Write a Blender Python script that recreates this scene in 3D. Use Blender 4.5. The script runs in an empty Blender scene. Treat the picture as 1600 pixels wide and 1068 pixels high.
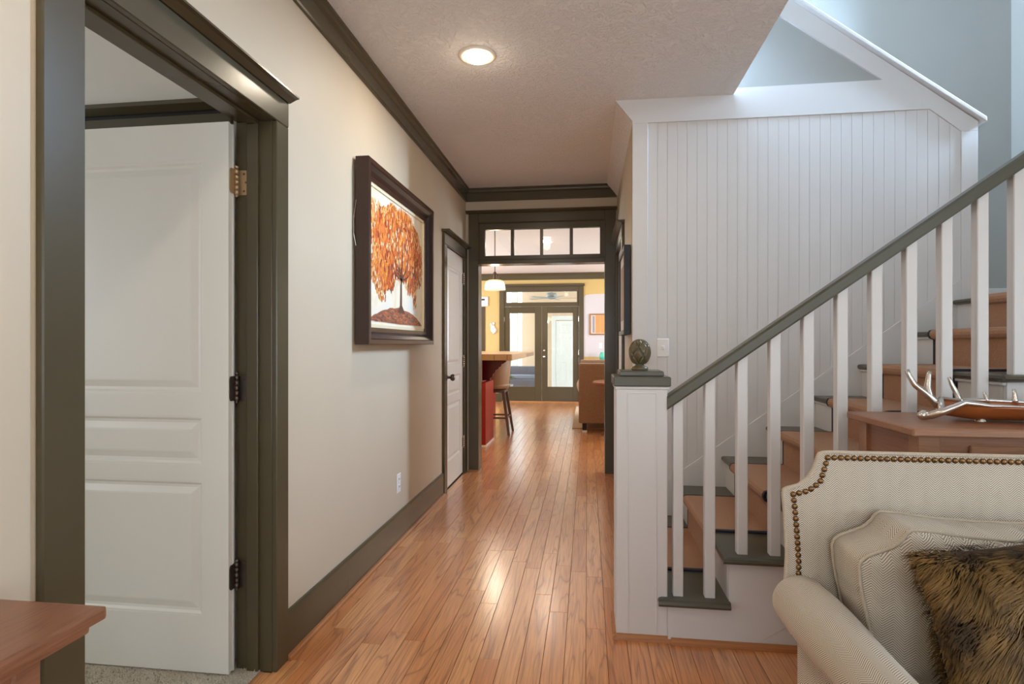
import bpy, bmesh, math, random
from mathutils import Vector, Matrix
R = random.Random(7)
SC = bpy.context.scene
COL = SC.collection
PI = math.pi

# ------------------------------------------------------------------ camera
F_PX, YAW, HZ, EYE = 890.0, 0.1317, 537.27, 1.225
cam_d = bpy.data.cameras.new('camera')
cam_d.sensor_fit = 'HORIZONTAL'; cam_d.sensor_width = 36.0
cam_d.lens = F_PX / 1600.0 * 36.0
cam_d.shift_y = (HZ - 534.0) / 1600.0
cam_d.clip_start = 0.02
cam = bpy.data.objects.new('camera', cam_d); COL.objects.link(cam)
cam.location = (0, 0, EYE)
cam.rotation_euler = (PI / 2, 0, YAW)
SC.camera = cam

# ------------------------------------------------------------------ colour management, world
SC.view_settings.view_transform = 'Standard'
SC.view_settings.look = 'None'
SC.view_settings.gamma = 1.0
SC.view_settings.use_curve_mapping = False
SC.view_settings.exposure = 0.15
SC.cycles.diffuse_bounces = 8
W = bpy.data.worlds.new('sky'); SC.world = W; W.use_nodes = True
bg = W.node_tree.nodes['Background']
bg.inputs['Color'].default_value = (0.86, 0.93, 1.0, 1); bg.inputs['Strength'].default_value = 3.6

# ------------------------------------------------------------------ area lights: daylight in the windows, plus added fill
def area(name, loc, rot, sx, sy, power, col):
    d = bpy.data.lights.new(name, 'AREA'); d.shape = 'RECTANGLE'; d.size = sx; d.size_y = sy
    d.energy = power; d.color = col
    o = bpy.data.objects.new(name, d); COL.objects.link(o); o.location = loc; o.rotation_euler = rot
    return o
COOL = (0.74, 0.86, 1.0); WARM = (1.0, 0.86, 0.68)
area('daylight_front_window', (0.0, -2.52, 1.45), (PI / 2, 0, 0), 1.5, 1.7, 11, COOL)
area('daylight_front_window', (2.0, -2.52, 1.45), (PI / 2, 0, 0), 1.3, 1.7, 4, COOL)
area('added_side_daylight', (2.94, -.2, 1.25), (0, PI / 2, 0), 1.7, 2.4, 10, COOL)  # added out of view to put cool light on the left wall
area('daylight_landing_window', (2.94, 3.45, 3.3), (0, PI / 2, 0), 1.0, .18, 105, (0.48, 0.70, 1.0)).data.spread = math.radians(100)
area('daylight_high_window', (1.95, -2.52, 4.1), (PI / 2, 0, 0), 1.7, 1.4, 5, COOL)
area('upstairs_fill', (-.07, 4.1, 4.15), (0, -PI / 2, 0), 1.3, .7, 95, (0.60, 0.77, 1.0))  # added fill without any window opening; brightens the stairwell back wall
area('daylight_bedroom_window', (-4.2, 0.2, 1.5), (0, -PI / 2, 0), 1.5, 1.4, 11, COOL)
area('added_kitchen_daylight', (-4.4, 9.2, 1.6), (0, -PI / 2, 0), 1.4, 2.2, 170, COOL)  # unseen source added to brighten the far room
area('added_living_daylight', (3.4, 9.2, 1.6), (0, PI / 2, 0), 1.4, 2.2, 170, COOL)  # added out of view on the right, also for far-room brightness

# ================================================================== helpers
def tag(o, label=None, cat=None, group=None, kind=None):
    if label: o['label'] = label
    if cat: o['category'] = cat
    if group: o['group'] = group
    if kind: o['kind'] = kind
    return o
WL = {}
def thing(name, label, cat, loc=(0, 0, 0), group=None, kind=None, parent=None):
    o = bpy.data.objects.new(name, None); COL.objects.link(o)
    o.empty_display_size = 0.05
    loc = Vector(loc); WL[o.name] = loc
    if parent:
        o.parent = parent; o.location = loc - WL[parent.name]
    else:
        o.location = loc
    return tag(o, label, cat, group, kind)
def obj(name, bm, mat, parent=None, label=None, cat=None, group=None, kind=None, smooth=False, uv=False):
    if uv: boxuv(bm)
    bmesh.ops.recalc_face_normals(bm, faces=bm.faces[:])
    return objraw(name, bm, mat, parent, label, cat, group, kind, smooth)
def objraw(name, bm, mat, parent=None, label=None, cat=None, group=None, kind=None, smooth=False):
    vs = bm.verts
    xs = [v.co.x for v in vs]; ys = [v.co.y for v in vs]; zs = [v.co.z for v in vs]
    base = Vector(((min(xs) + max(xs)) / 2, (min(ys) + max(ys)) / 2, min(zs)))
    for v in vs: v.co -= base
    if smooth:
        for f in bm.faces: f.smooth = True
    me = bpy.data.meshes.new(name); bm.to_mesh(me); bm.free()
    if smooth == 'auto':
        me.set_sharp_from_angle(angle=0.7)
    for m in (mat if isinstance(mat, (list, tuple)) else [mat]): me.materials.append(m)
    o = bpy.data.objects.new(name, me); COL.objects.link(o)
    WL[o.name] = base
    if parent:
        o.parent = parent; o.location = base - WL[parent.name]
    else:
        o.location = base
    return tag(o, label, cat, group, kind)
def boxuv(bm):
    uvl = bm.loops.layers.uv.verify(); bm.normal_update()
    for f in bm.faces:
        n = f.normal; a = max(range(3), key=lambda i: abs(n[i]))
        for l in f.loops:
            c = l.vert.co
            l[uvl].uv = (c.y, c.z) if a == 0 else ((c.x, c.z) if a == 1 else (c.x, c.y))
def NB(): return bmesh.new()
def box(bm, x0, x1, y0, y1, z0, z1, bev=0):
    if x0 > x1: x0, x1 = x1, x0
    if y0 > y1: y0, y1 = y1, y0
    if z0 > z1: z0, z1 = z1, z0
    v = [bm.verts.new(p) for p in ((x0, y0, z0), (x1, y0, z0), (x1, y1, z0), (x0, y1, z0), (x0, y0, z1), (x1, y0, z1), (x1, y1, z1), (x0, y1, z1))]
    fs = [bm.faces.new([v[i] for i in q]) for q in ((0, 3, 2, 1), (4, 5, 6, 7), (0, 1, 5, 4), (1, 2, 6, 5), (2, 3, 7, 6), (3, 0, 4, 7))]
    if bev > 0:
        es = list({e for f in fs for e in f.edges})
        bmesh.ops.bevel(bm, geom=es, offset=bev, segments=1 if bev < .006 else 2, affect='EDGES', profile=.6)
    return bm
def B(x0, x1, y0, y1, z0, z1, bev=0): return box(NB(), x0, x1, y0, y1, z0, z1, bev)
def extr(bm, poly, axis, a0, a1, bev=0):
    """poly: 2-D points; axis X -> (y,z), Y -> (x,z), Z -> (x,y)"""
    def P(p, a):
        return (a, p[0], p[1]) if axis == 'X' else ((p[0], a, p[1]) if axis == 'Y' else (p[0], p[1], a))
    lo = [bm.verts.new(P(p, a0)) for p in poly]; hi = [bm.verts.new(P(p, a1)) for p in poly]
    fs = [bm.faces.new(lo[::-1]), bm.faces.new(hi)]
    n = len(poly); bm.normal_update()
    caps = fs[:2] if n > 8 and not bev else []
    for i in range(n):
        fs.append(bm.faces.new((lo[i], lo[(i + 1) % n], hi[(i + 1) % n], hi[i])))
    if bev > 0:
        bmesh.ops.recalc_face_normals(bm, faces=fs)
        es = list({e for f in fs[:2] for e in f.edges})
        bmesh.ops.bevel(bm, geom=es, offset=bev, segments=2, affect='EDGES', profile=.6)
    if caps: bm.normal_update(); bmesh.ops.triangulate(bm, faces=caps, ngon_method='EAR_CLIP')
    return bm
def E_(poly, axis, a0, a1, bev=0): return extr(NB(), poly, axis, a0, a1, bev)
def lathe(bm, prof, cx, cy, seg=24, cap=True):
    rings = []
    for r, z in prof:
        rings.append([bm.verts.new((cx + r * math.cos(2 * PI * i / seg), cy + r * math.sin(2 * PI * i / seg), z)) for i in range(seg)])
    for a, b in zip(rings, rings[1:]):
        for i in range(seg):
            bm.faces.new((a[i], a[(i + 1) % seg], b[(i + 1) % seg], b[i]))
    if cap:
        if prof[0][0] > 1e-5: bm.faces.new(rings[0][::-1])
        if prof[-1][0] > 1e-5: bm.faces.new(rings[-1])
    return bm
def tube(bm, pts, rad, seg=8, closed=False):
    pts = [Vector(p) for p in pts]; n = len(pts)
    rs = rad if isinstance(rad, (list, tuple)) else [rad] * n
    rings = []; up = None
    for i, p in enumerate(pts):
        if closed: t = pts[(i + 1) % n] - pts[i - 1]
        else: t = pts[min(i + 1, n - 1)] - pts[max(i - 1, 0)]
        t.normalize()
        if up is None:
            up = Vector((0, 0, 1)) if abs(t.z) < .9 else Vector((1, 0, 0))
        s = t.cross(up); s.normalize(); up2 = s.cross(t); up2.normalize(); up = up2
        rings.append([bm.verts.new(p + (s * math.cos(2 * PI * k / seg) + up2 * math.sin(2 * PI * k / seg)) * rs[i]) for k in range(seg)])
    m = n if closed else n - 1
    for i in range(m):
        a, b = rings[i], rings[(i + 1) % n]
        for k in range(seg):
            bm.faces.new((a[k], a[(k + 1) % seg], b[(k + 1) % seg], b[k]))
    if not closed:
        bm.faces.new(rings[0][::-1]); bm.faces.new(rings[-1])
    return bm
def grid(bm, fn, nu, nv, su=1, sv=1, closeu=False):
    uvl = bm.loops.layers.uv.verify()
    g = [[bm.verts.new(fn(i / nu, j / nv)) for j in range(nv + 1)] for i in range(nu if closeu else nu + 1)]
    for i in range(nu):
        i2 = (i + 1) % len(g)
        for j in range(nv):
            f = bm.faces.new((g[i][j], g[i2][j], g[i2][j + 1], g[i][j + 1]))
            for l, (a, b) in zip(f.loops, ((i, j), (i + 1, j), (i + 1, j + 1), (i, j + 1))):
                l[uvl].uv = (a / nu * su, b / nv * sv)
    return bm
def sphere(bm, c, r, seg=12, rings=8, sc=(1, 1, 1)):
    m = Matrix.Translation(c) @ Matrix.Diagonal((r * sc[0], r * sc[1], r * sc[2], 1))
    bmesh.ops.create_uvsphere(bm, u_segments=seg, v_segments=rings, radius=1, matrix=m)
    return bm
def cyl(bm, p0, p1, r, seg=12): return tube(bm, [p0, p1], r, seg)
def resample(pts, step, closed=False):
    pts = [Vector(p) for p in pts]
    if closed: pts = pts + [pts[0]]
    L = [0]
    for a, b in zip(pts, pts[1:]): L.append(L[-1] + (b - a).length)
    n = max(2, int(round(L[-1] / step))); out = []
    for k in range(n if closed else n + 1):
        d = L[-1] * k / n; i = 0
        while i < len(L) - 2 and L[i + 1] < d: i += 1
        t = (d - L[i]) / max(1e-9, L[i + 1] - L[i]); out.append(pts[i].lerp(pts[i + 1], t))
    return out

# ================================================================== materials
def srgb(r, g, b):
    f = lambda c: (c / 255 / 12.92) if c / 255 <= .04045 else ((c / 255 + .055) / 1.055) ** 2.4
    return (f(r), f(g), f(b), 1)
def newmat(name):
    m = bpy.data.materials.new(name); m.use_nodes = True
    nt = m.node_tree; b = nt.nodes['Principled BSDF']
    return m, nt, b
def nd(nt, t, **kw):
    n = nt.nodes.new(t)
    for k, v in kw.items():
        if k in n.inputs: n.inputs[k].default_value = v
        else: setattr(n, k, v)
    return n
def mth(nt, op, a, b=None, c=None):
    n = nt.nodes.new('ShaderNodeMath'); n.operation = op
    for i, x in enumerate((a, b, c)):
        if x is None: continue
        if isinstance(x, (int, float)): n.inputs[i].default_value = x
        else: nt.links.new(x, n.inputs[i])
    return n.outputs[0]
def mixc(nt, fac, a, b):
    n = nt.nodes.new('ShaderNodeMix'); n.data_type = 'RGBA'
    for sock, x in ((n.inputs[0], fac), (n.inputs[6], a), (n.inputs[7], b)):
        if isinstance(x, (tuple, list)) or isinstance(x, (int, float)): sock.default_value = x
        else: nt.links.new(x, sock)
    return n.outputs[2]
def ramp(nt, fac, stops):
    n = nt.nodes.new('ShaderNodeValToRGB'); e = n.color_ramp.elements
    while len(e) < len(stops): e.new(.5)
    for q, (p, c) in zip(e, stops): q.position = p; q.color = c
    nt.links.new(fac, n.inputs[0]); return n.outputs[0]
def bump(nt, b, h, strength, dist=.01):
    n = nt.nodes.new('ShaderNodeBump'); n.inputs['Strength'].default_value = strength; n.inputs['Distance'].default_value = dist
    nt.links.new(h, n.inputs['Height']); nt.links.new(n.outputs[0], b.inputs['Normal'])
def coords(nt, kind='Object', scale=(1, 1, 1), offset=None):
    tc = nt.nodes.new('ShaderNodeTexCoord'); mp = nt.nodes.new('ShaderNodeMapping')
    nt.links.new(tc.outputs[kind], mp.inputs['Vector']); mp.inputs['Scale'].default_value = scale
    if offset is not None: nt.links.new(offset, mp.inputs['Location'])
    return mp.outputs[0]
def noise(nt, vec, scale, detail=3, rough=.5, dist=0):
    n = nd(nt, 'ShaderNodeTexNoise'); n.inputs['Scale'].default_value = scale; n.inputs['Detail'].default_value = detail
    n.inputs['Roughness'].default_value = rough; n.inputs['Distortion'].default_value = dist
    nt.links.new(vec, n.inputs['Vector']); return n.outputs[0]
def paint(name, rgb, rough=.5, bscale=60, bstr=.08, var=.04, bdist=.004):
    m, nt, b = newmat(name); b.inputs['Roughness'].default_value = rough
    v = coords(nt)
    c = srgb(*rgb); d = tuple(x * (1 - var * 2) for x in c[:3]) + (1,)
    nz = noise(nt, v, 2.5, 3)
    nt.links.new(mixc(nt, nz, d, c), b.inputs['Base Color'])
    if bstr: bump(nt, b, noise(nt, v, bscale, 3), bstr, bdist)
    return m
def plain(name, rgb, rough=.5, metal=0, spec=.5):
    m, nt, b = newmat(name); b.inputs['Base Color'].default_value = srgb(*rgb)
    b.inputs['Roughness'].default_value = rough; b.inputs['Metallic'].default_value = metal
    b.inputs['Specular IOR Level'].default_value = spec
    return m
def emis(name, rgb, s):
    m, nt, b = newmat(name); b.inputs['Base Color'].default_value = srgb(*rgb)
    b.inputs['Emission Color'].default_value = srgb(*rgb); b.inputs['Emission Strength'].default_value = s
    return m
def glassmat(name, tint=(1, 1, 1), fac=.08, rough=.02):
    m = bpy.data.materials.new(name); m.use_nodes = True; nt = m.node_tree; nt.nodes.clear()
    out = nt.nodes.new('ShaderNodeOutputMaterial'); tr = nt.nodes.new('ShaderNodeBsdfTransparent'); gl = nt.nodes.new('ShaderNodeBsdfGlossy')
    tr.inputs[0].default_value = (*tint, 1); gl.inputs['Roughness'].default_value = rough
    mx = nt.nodes.new('ShaderNodeMixShader'); mx.inputs[0].default_value = fac
    nt.links.new(tr.outputs[0], mx.inputs[1]); nt.links.new(gl.outputs[0], mx.inputs[2]); nt.links.new(mx.outputs[0], out.inputs[0])
    return m
def wood(name, dark, mid, light, rough=.35, axis='X', scale=1.0, rnd=True, var=.5, grain=1.0, island=False):
    """boards with long grain along one axis"""
    m, nt, b = newmat(name)
    if island:
        g = nt.nodes.new('ShaderNodeNewGeometry'); rv = g.outputs['Random Per Island']
    else:
        oi = nt.nodes.new('ShaderNodeObjectInfo'); rv = oi.outputs['Random']
    cx = nt.nodes.new('ShaderNodeCombineXYZ')
    nt.links.new(mth(nt, 'MULTIPLY', rv, 37.0), cx.inputs[0]); nt.links.new(mth(nt, 'MULTIPLY', rv, 91.0), cx.inputs[1]); nt.links.new(mth(nt, 'MULTIPLY', rv, 13.0), cx.inputs[2])
    s = {'X': (.07, 1, 1), 'Y': (1, .07, 1), 'Z': (1, 1, .07)}[axis]
    v = coords(nt, 'Object', tuple(k * scale for k in s), cx.outputs[0])
    n1 = noise(nt, v, 6.5, 3, .5, .7)                       # growth rings, drawn out into cathedrals
    rings = mth(nt, 'FRACT', mth(nt, 'MULTIPLY', n1, 13.0))
    rings = mth(nt, 'POWER', mth(nt, 'ABSOLUTE', mth(nt, 'SUBTRACT', mth(nt, 'MULTIPLY', rings, 2), 1)), 6.0)
    s2 = {'X': (.03, 1, 1), 'Y': (1, .03, 1), 'Z': (1, 1, .03)}[axis]
    v2 = coords(nt, 'Object', tuple(k * scale for k in s2), cx.outputs[0])
    fine = noise(nt, v2, 170, 3, .6)
    base = ramp(nt, rv, [(0, srgb(*mid)), (1, srgb(*light))]) if rnd else mixc(nt, noise(nt, v, 3, 2), srgb(*mid), srgb(*light))
    c = mixc(nt, mth(nt, 'MULTIPLY', rings, .55 * grain), base, srgb(*dark))
    fm = mth(nt, 'MULTIPLY', mth(nt, 'SUBTRACT', .62, fine), 1.6 * var); fm = mth(nt, 'MAXIMUM', fm, 0)
    c = mixc(nt, fm, c, srgb(*dark))
    nt.links.new(c, b.inputs['Base Color'])
    b.inputs['Roughness'].default_value = rough
    bump(nt, b, fine, .06, .002)
    return m
def carpet(name, c1, c2, scale=400, rough=.95, st=.6):
    m, nt, b = newmat(name); v = coords(nt); b.inputs['Roughness'].default_value = rough; b.inputs['Specular IOR Level'].default_value = .1
    n = noise(nt, v, scale, 2, .7)
    nt.links.new(ramp(nt, n, [(.3, srgb(*c1)), (.7, srgb(*c2))]), b.inputs['Base Color']); bump(nt, b, n, st, .006)
    b.inputs['Sheen Weight'].default_value = .2
    return m
def herring(name, c1, c2, w=.0125, p=.0052):
    m, nt, b = newmat(name); b.inputs['Roughness'].default_value = .9; b.inputs['Specular IOR Level'].default_value = .15
    b.inputs['Sheen Weight'].default_value = .15
    tc = nt.nodes.new('ShaderNodeTexCoord'); sp = nt.nodes.new('ShaderNodeSeparateXYZ'); nt.links.new(tc.outputs['UV'], sp.inputs[0])
    pp = mth(nt, 'PINGPONG', mth(nt, 'ADD', sp.outputs[0], 50.0), w)
    ph = mth(nt, 'MULTIPLY', mth(nt, 'ADD', sp.outputs[1], mth(nt, 'MULTIPLY', pp, .95)), 2 * PI / p)
    s = mth(nt, 'ADD', mth(nt, 'MULTIPLY', mth(nt, 'SINE', ph), .5), .5)
    vn = coords(nt, 'UV'); nz = noise(nt, vn, 420, 2, .7)
    s2 = mth(nt, 'ADD', mth(nt, 'MULTIPLY', s, .7), mth(nt, 'MULTIPLY', nz, .45))
    nt.links.new(ramp(nt, s2, [(.2, srgb(*c1)), (.85, srgb(*c2))]), b.inputs['Base Color'])
    bump(nt, b, s2, .35, .0015)
    return m

M = {}
M['wall'] = paint('beige_wall_paint', (206, 189, 163), .55, 45, .10)
M['yellow'] = paint('gold_wall_paint', (206, 178, 112), .6, 45, .06)
M['bedroom'] = paint('pale_wall_paint', (226, 222, 214), .6, 45, .06)
M['greywall'] = paint('grey_green_wall_paint', (170, 170, 164), .6, 45, .06)
M['white'] = paint('white_trim_paint', (216, 212, 208), .38, 30, .02, .02)
M['door'] = paint('white_door_paint', (228, 223, 213), .35, 40, .03, .02)
M['olive'] = paint('olive_gloss_paint', (80, 71, 50), .26, 25, .06, .06, .003)
M['treadp'] = paint('grey_olive_tread_paint', (84, 80, 64), .34, 25, .05, .05, .003)
def ceiling_mat():
    m, nt, b = newmat('textured_ceiling_paint'); b.inputs['Roughness'].default_value = .8
    v = coords(nt); n1 = noise(nt, v, 26, 4, .62, 1.6)
    b.inputs['Base Color'].default_value = srgb(238, 235, 232)
    bump(nt, b, ramp(nt, n1, [(.40, (0, 0, 0, 1)), (.55, (1, 1, 1, 1))]), .6, .01)
    return m
M['ceiling'] = ceiling_mat()
def coat(m):
    b = m.node_tree.nodes['Principled BSDF']; b.inputs['Coat Weight'].default_value = 1.0; b.inputs['Coat Roughness'].default_value = .2; return m
M['plank'] = wood('oak_floor_board', (112, 54, 22), (214, 138, 80), (240, 174, 114), .3, 'Y', 1.0, var=.75)
M['plank_rest'] = wood('oak_floor_boards_far', (112, 54, 22), (214, 138, 80), (240, 174, 114), .3, 'Y', 1.0, var=.75, island=True)
coat(M['plank']); coat(M['plank_rest'])
M['gap'] = plain('dark_board_gap', (52, 28, 16), .7)
M['shoe'] = wood('oak_shoe_moulding', (110, 60, 28), (168, 108, 62), (182, 120, 72), .35, 'X', 1, var=.3, grain=.4)
M['shoey'] = wood('oak_shoe_moulding_long', (110, 60, 28), (168, 108, 62), (182, 120, 72), .35, 'Y', 1, var=.3, grain=.4)
M['table'] = wood('brown_table_wood', (92, 56, 34), (148, 102, 72), (170, 122, 90), .38, 'X', 1.4, rnd=False, var=.55, grain=.5)
M['tabley'] = wood('red_brown_table_wood', (64, 34, 20), (134, 88, 62), (156, 108, 80), .3, 'Y', 1.4, rnd=False, var=.5, grain=.45)
M['carpetbed'] = carpet('beige_bedroom_carpet', (150, 138, 116), (205, 195, 176), 160)
M['runner'] = carpet('tan_stair_carpet', (144, 98, 66), (198, 152, 116), 420)
M['binding'] = plain('navy_carpet_binding', (44, 42, 54), .8)
M['linen'] = herring('cream_herringbone_linen', (132, 118, 100), (226, 216, 200), w=.023, p=.0062)
M['linenp'] = carpet('cream_welt_cord', (176, 160, 138), (216, 202, 182), 500, st=.4)
M['nail'] = plain('antique_brass_nail', (128, 96, 62), .35, 1)
M['bronze'] = plain('bronze_hinge', (190, 164, 130), .45, .8)
M['darkbronze'] = plain('dark_bronze_hinge', (104, 94, 88), .38, .9)
M['silver'] = plain('polished_silver', (214, 206, 196), .22, 1)
M['copper'] = wood('tray_wood', (90, 40, 14), (156, 84, 40), (172, 98, 52), .25, 'X', 2, rnd=False, var=.3, grain=.3)
M['frame'] = plain('espresso_frame', (58, 34, 22), .32)
M['framein'] = plain('dark_frame_cove', (48, 36, 36), .3)
M['black'] = plain('black_frame', (32, 32, 36), .4)
M['plate'] = plain('white_plastic_plate', (232, 228, 222), .35)
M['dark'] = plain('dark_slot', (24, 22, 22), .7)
M['finial'] = paint('bronze_green_finial_paint', (98, 86, 58), .22, 40, .03, .12)
M['red'] = paint('red_cabinet_paint', (160, 24, 20), .35, 30, .03, .05)
M['maroon'] = paint('maroon_corbel_paint', (96, 20, 26), .3, 30, .03, .05)
M['tile'] = paint('tan_counter_tile', (206, 168, 122), .35, 12, .05, .12)
M['grout'] = plain('counter_grout', (150, 128, 104), .9)
M['leather'] = paint('tan_stool_leather', (178, 148, 118), .35, 60, .05, .1)
M['stoolwood'] = plain('weathered_grey_stool_wood', (112, 98, 90), .5)
M['tweed'] = carpet('brown_tweed', (112, 88, 68), (164, 134, 108), 220)
M['cream'] = carpet('cream_cushion_cloth', (196, 184, 158), (228, 218, 196), 200)
M['glass'] = glassmat('clear_pane', (.98, 1, 1), .07)
def shademat():
    m = bpy.data.materials.new('seeded_glass_shade'); m.use_nodes = True; nt = m.node_tree; nt.nodes.clear()
    out = nt.nodes.new('ShaderNodeOutputMaterial'); tr = nt.nodes.new('ShaderNodeBsdfTransparent'); df = nt.nodes.new('ShaderNodeBsdfTranslucent'); gl = nt.nodes.new('ShaderNodeBsdfGlossy')
    tr.inputs[0].default_value = (1, .95, .86, 1); df.inputs[0].default_value = (1, .9, .7, 1); gl.inputs['Roughness'].default_value = .1
    m1 = nt.nodes.new('ShaderNodeMixShader'); m1.inputs[0].default_value = .42; m2 = nt.nodes.new('ShaderNodeMixShader'); m2.inputs[0].default_value = .08
    nt.links.new(tr.outputs[0], m1.inputs[1]); nt.links.new(df.outputs[0], m1.inputs[2]); nt.links.new(m1.outputs[0], m2.inputs[1]); nt.links.new(gl.outputs[0], m2.inputs[2]); nt.links.new(m2.outputs[0], out.inputs[0])
    return m
M['shade'] = shademat()
M['bulb'] = emis('lit_bulb', (255, 238, 205), 14)
M['bulb2'] = emis('lit_opal_glass', (255, 236, 200), 5)
M['trimring'] = plain('white_can_trim', (232, 220, 204), .4)
M['peach'] = paint('peach_porch_wall', (232, 205, 176), .6, 40, .05)
M['porchwhite'] = paint('white_porch_paint', (240, 241, 238), .45, 30, .02, .02)
M['concrete'] = paint('porch_concrete', (200, 200, 196), .7, 30, .1)
M['wicker'] = carpet('grey_wicker', (86, 90, 100), (150, 154, 164), 90, .7, .8)
M['leaf'] = paint('green_leaf', (86, 128, 62), .45, 30, .05, .15)
M['fan'] = plain('grey_fan_metal', (150, 156, 160), .35, .4)
M['greenglass'] = plain('sea_green_glass', (96, 190, 160), .12)
M['gold'] = plain('gilt_frame', (176, 138, 92), .35, .6)
M['threshold'] = wood('oak_threshold', (110, 66, 34), (176, 122, 74), (186, 132, 84), .35, 'X', 1, var=.3, grain=.3)

STRUCT = 'structure'
XL, XLb = -1.168, -1.31      # hall left wall, its bedroom face
YE, YEb = 5.41, 5.54         # end wall of the hall
XR = 0.2765                  # hall right wall
YB, YBb = 3.57, 3.67         # panelled wall beside the stairs
ZC = 2.72
YF = 12.0                    # far wall with the french doors
YFRONT = -2.6; XRR = 3.0; YST = 4.5; ZTOP = 5.3
NOSE0, RUN, RISE = 0.287, 0.2543, 0.1846
def nose(n): return NOSE0 + RUN * (n - 1)
ZL = RISE * 8

# ================================================================== floor of single boards
floor = obj('floor', B(XL - .15, XRR, YFRONT, YF + .15, -.14, -.013), M['gap'], label='orange-brown oak strip floor running down the hall', cat='floor', kind=STRUCT)
def proj(X, Y, Z):
    c, s = math.cos(YAW), math.sin(YAW); xc = X * c + Y * s; zc = Y * c - X * s
    if zc < .2: return None
    return 800 + F_PX * xc / zc, HZ - F_PX * (Z - EYE) / zc, zc
PW = .083; planks = []
x = -4.4
k0 = math.floor((-4.5 - XL) / PW)
for k in range(k0, 60):
    xa = XL + k * PW; xb = xa + PW
    if xa >= 3.4: break
    zones = []
    if xa >= XL - 1e-6 and xb < XRR:
        if xb < XR + .02: zones.append((YFRONT, YE + .07))
        else: zones.append((YFRONT, 2.44))
    if k == -1: zones.append((1.176, 1.989))
    zones.append((YE + .07, YF))
    for (ya, yb) in zones:
        y = ya
        first = R.uniform(.25, 1.2)
        while y < yb - 1e-4:
            L = first if first else R.choice((.55, .7, .85, 1.0, 1.2, 1.4)); first = 0
            y2 = min(yb, y + L)
            if yb - y2 < .2: y2 = yb
            planks.append((xa, xb, y, y2)); y = y2
scored = []
for p in planks:
    xa, xb, ya, yb = p
    cx, cy = (xa + xb) / 2, (ya + yb) / 2
    vis = 0
    for t in (.02, .25, .5, .75, .98):
        yy = ya + (yb - ya) * t; q = proj(cx, yy, 0)
        if not q: continue
        if not (-20 < q[0] < 1620 and q[1] < 1090): continue
        if yy > 5.41 and not (745 < q[0] < 950): continue
        if yy > 2.2 and cx > .3 and yy < 5.4: continue
        if cx > .62 and yy < 2.4: continue
        vis = max(vis, (xb - xa) * (yb - ya) / q[2] ** 2 / max(1, q[2] * .4))
    scored.append((vis, p))
scored.sort(key=lambda a: -a[0])
single = [p for v, p in scored[:290] if v > 0 and p[2] < 8.3]; ss = set(single)
cache = {}
for (xa, xb, ya, yb) in single:
    L = round(yb - ya, 3); w = xb - xa - .0014
    if L not in cache:
        me = bpy.data.meshes.new('plank'); b_ = B(-w / 2, w / 2, -L / 2 + .0007, L / 2 - .0007, 0, .013, .0009); b_.to_mesh(me); b_.free(); me.materials.append(M['plank']); cache[L] = me
    o = bpy.data.objects.new('plank', cache[L]); COL.objects.link(o); o.parent = floor
    o.location = Vector(((xa + xb) / 2, (ya + yb) / 2, -.013)) - WL[floor.name]
rest = NB()
for p in planks:
    if p in ss: continue
    xa, xb, ya, yb = p; box(rest, xa + .0007, xb - .0007, ya + .0007, yb - .0007, -.013, 0)
obj('planks_rest', rest, M['plank_rest'], floor, kind='stuff')
# ground of far room beyond the hall's width, bedroom carpet
obj('floor_far', B(-4.5, 3.5, YEb, YF + .15, -.16, -.0135), M['gap'], label='dark sub-floor under the boards of the far room', cat='floor', kind=STRUCT)
obj('floor_bedroom', B(-4.3, -1.215, -1.6, 2.05, -.1, .006), M['carpetbed'], label='beige cut-pile carpet in the room behind the open door', cat='carpet', kind=STRUCT)
# carpet tufts by the threshold
tf = NB()
for i in range(2600):
    px = R.uniform(-2.0, -1.215); py = R.uniform(1.55, 2.0)
    h = R.uniform(.006, .014); a = R.uniform(0, PI); dx, dy = math.cos(a) * .003, math.sin(a) * .003; lx, ly = R.uniform(-.006, .006), R.uniform(-.006, .006)
    v = [tf.verts.new(q) for q in ((px - dx, py - dy, .004), (px + dx, py + dy, .004), (px + lx, py + ly, .006 + h))]; tf.faces.new(v)
obj('carpet_pile', tf, M['carpetbed'], label='short beige carpet pile inside the open bedroom door', cat='carpet pile', kind='stuff')

def wall_with_holes(axis, pos0, pos1, a0, a1, z0, z1, holes):
    bm = NB(); xs = sorted({a0, a1, *[h[0] for h in holes], *[h[1] for h in holes]})
    for p, q in zip(xs, xs[1:]):
        mid = (p + q) / 2; hs = sorted([(h[2], h[3]) for h in holes if h[0] < mid < h[1]]); z = z0
        for h0, h1 in hs + [(z1, z1)]:
            if h0 > z:
                if axis == 'Y': box(bm, p, q, pos0, pos1, z, h0)
                else: box(bm, pos0, pos1, p, q, z, h0)
            z = h1
    return bm
# ================================================================== walls
DY0, DY1, DZ = 1.175, 1.99, 2.06        # open bedroom door: clear opening
CY0, CY1, CZ = 4.60, 5.30, 2.045        # closet door near the end of the hall
wl = NB()
for y0, y1, z0, z1 in ((YFRONT, DY0 - .02, 0, ZC), (DY0 - .02, DY1 + .02, DZ + .02, ZC), (DY1 + .02, CY0 - .015, 0, ZC), (CY0 - .015, CY1 + .015, CZ + .015, ZC), (CY1 + .015, YE + .13, 0, ZC)):
    box(wl, XLb, XL, y0, y1, z0, z1)
obj('wall_left', wl, M['wall'], label='long beige plaster wall on the left of the hall', cat='wall', kind=STRUCT)
obj('wall_closet', B(-1.9, -1.86, 4.3, 5.5, 0, ZC), M['bedroom'], label='pale back wall of the hall closet behind its closed door', cat='wall', kind=STRUCT)
OX0, OX1, OZ = -1.04, .161, 1.993       # hall opening
TZ0, TZ1 = 2.05, 2.36                   # transom opening
we = NB()
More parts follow.
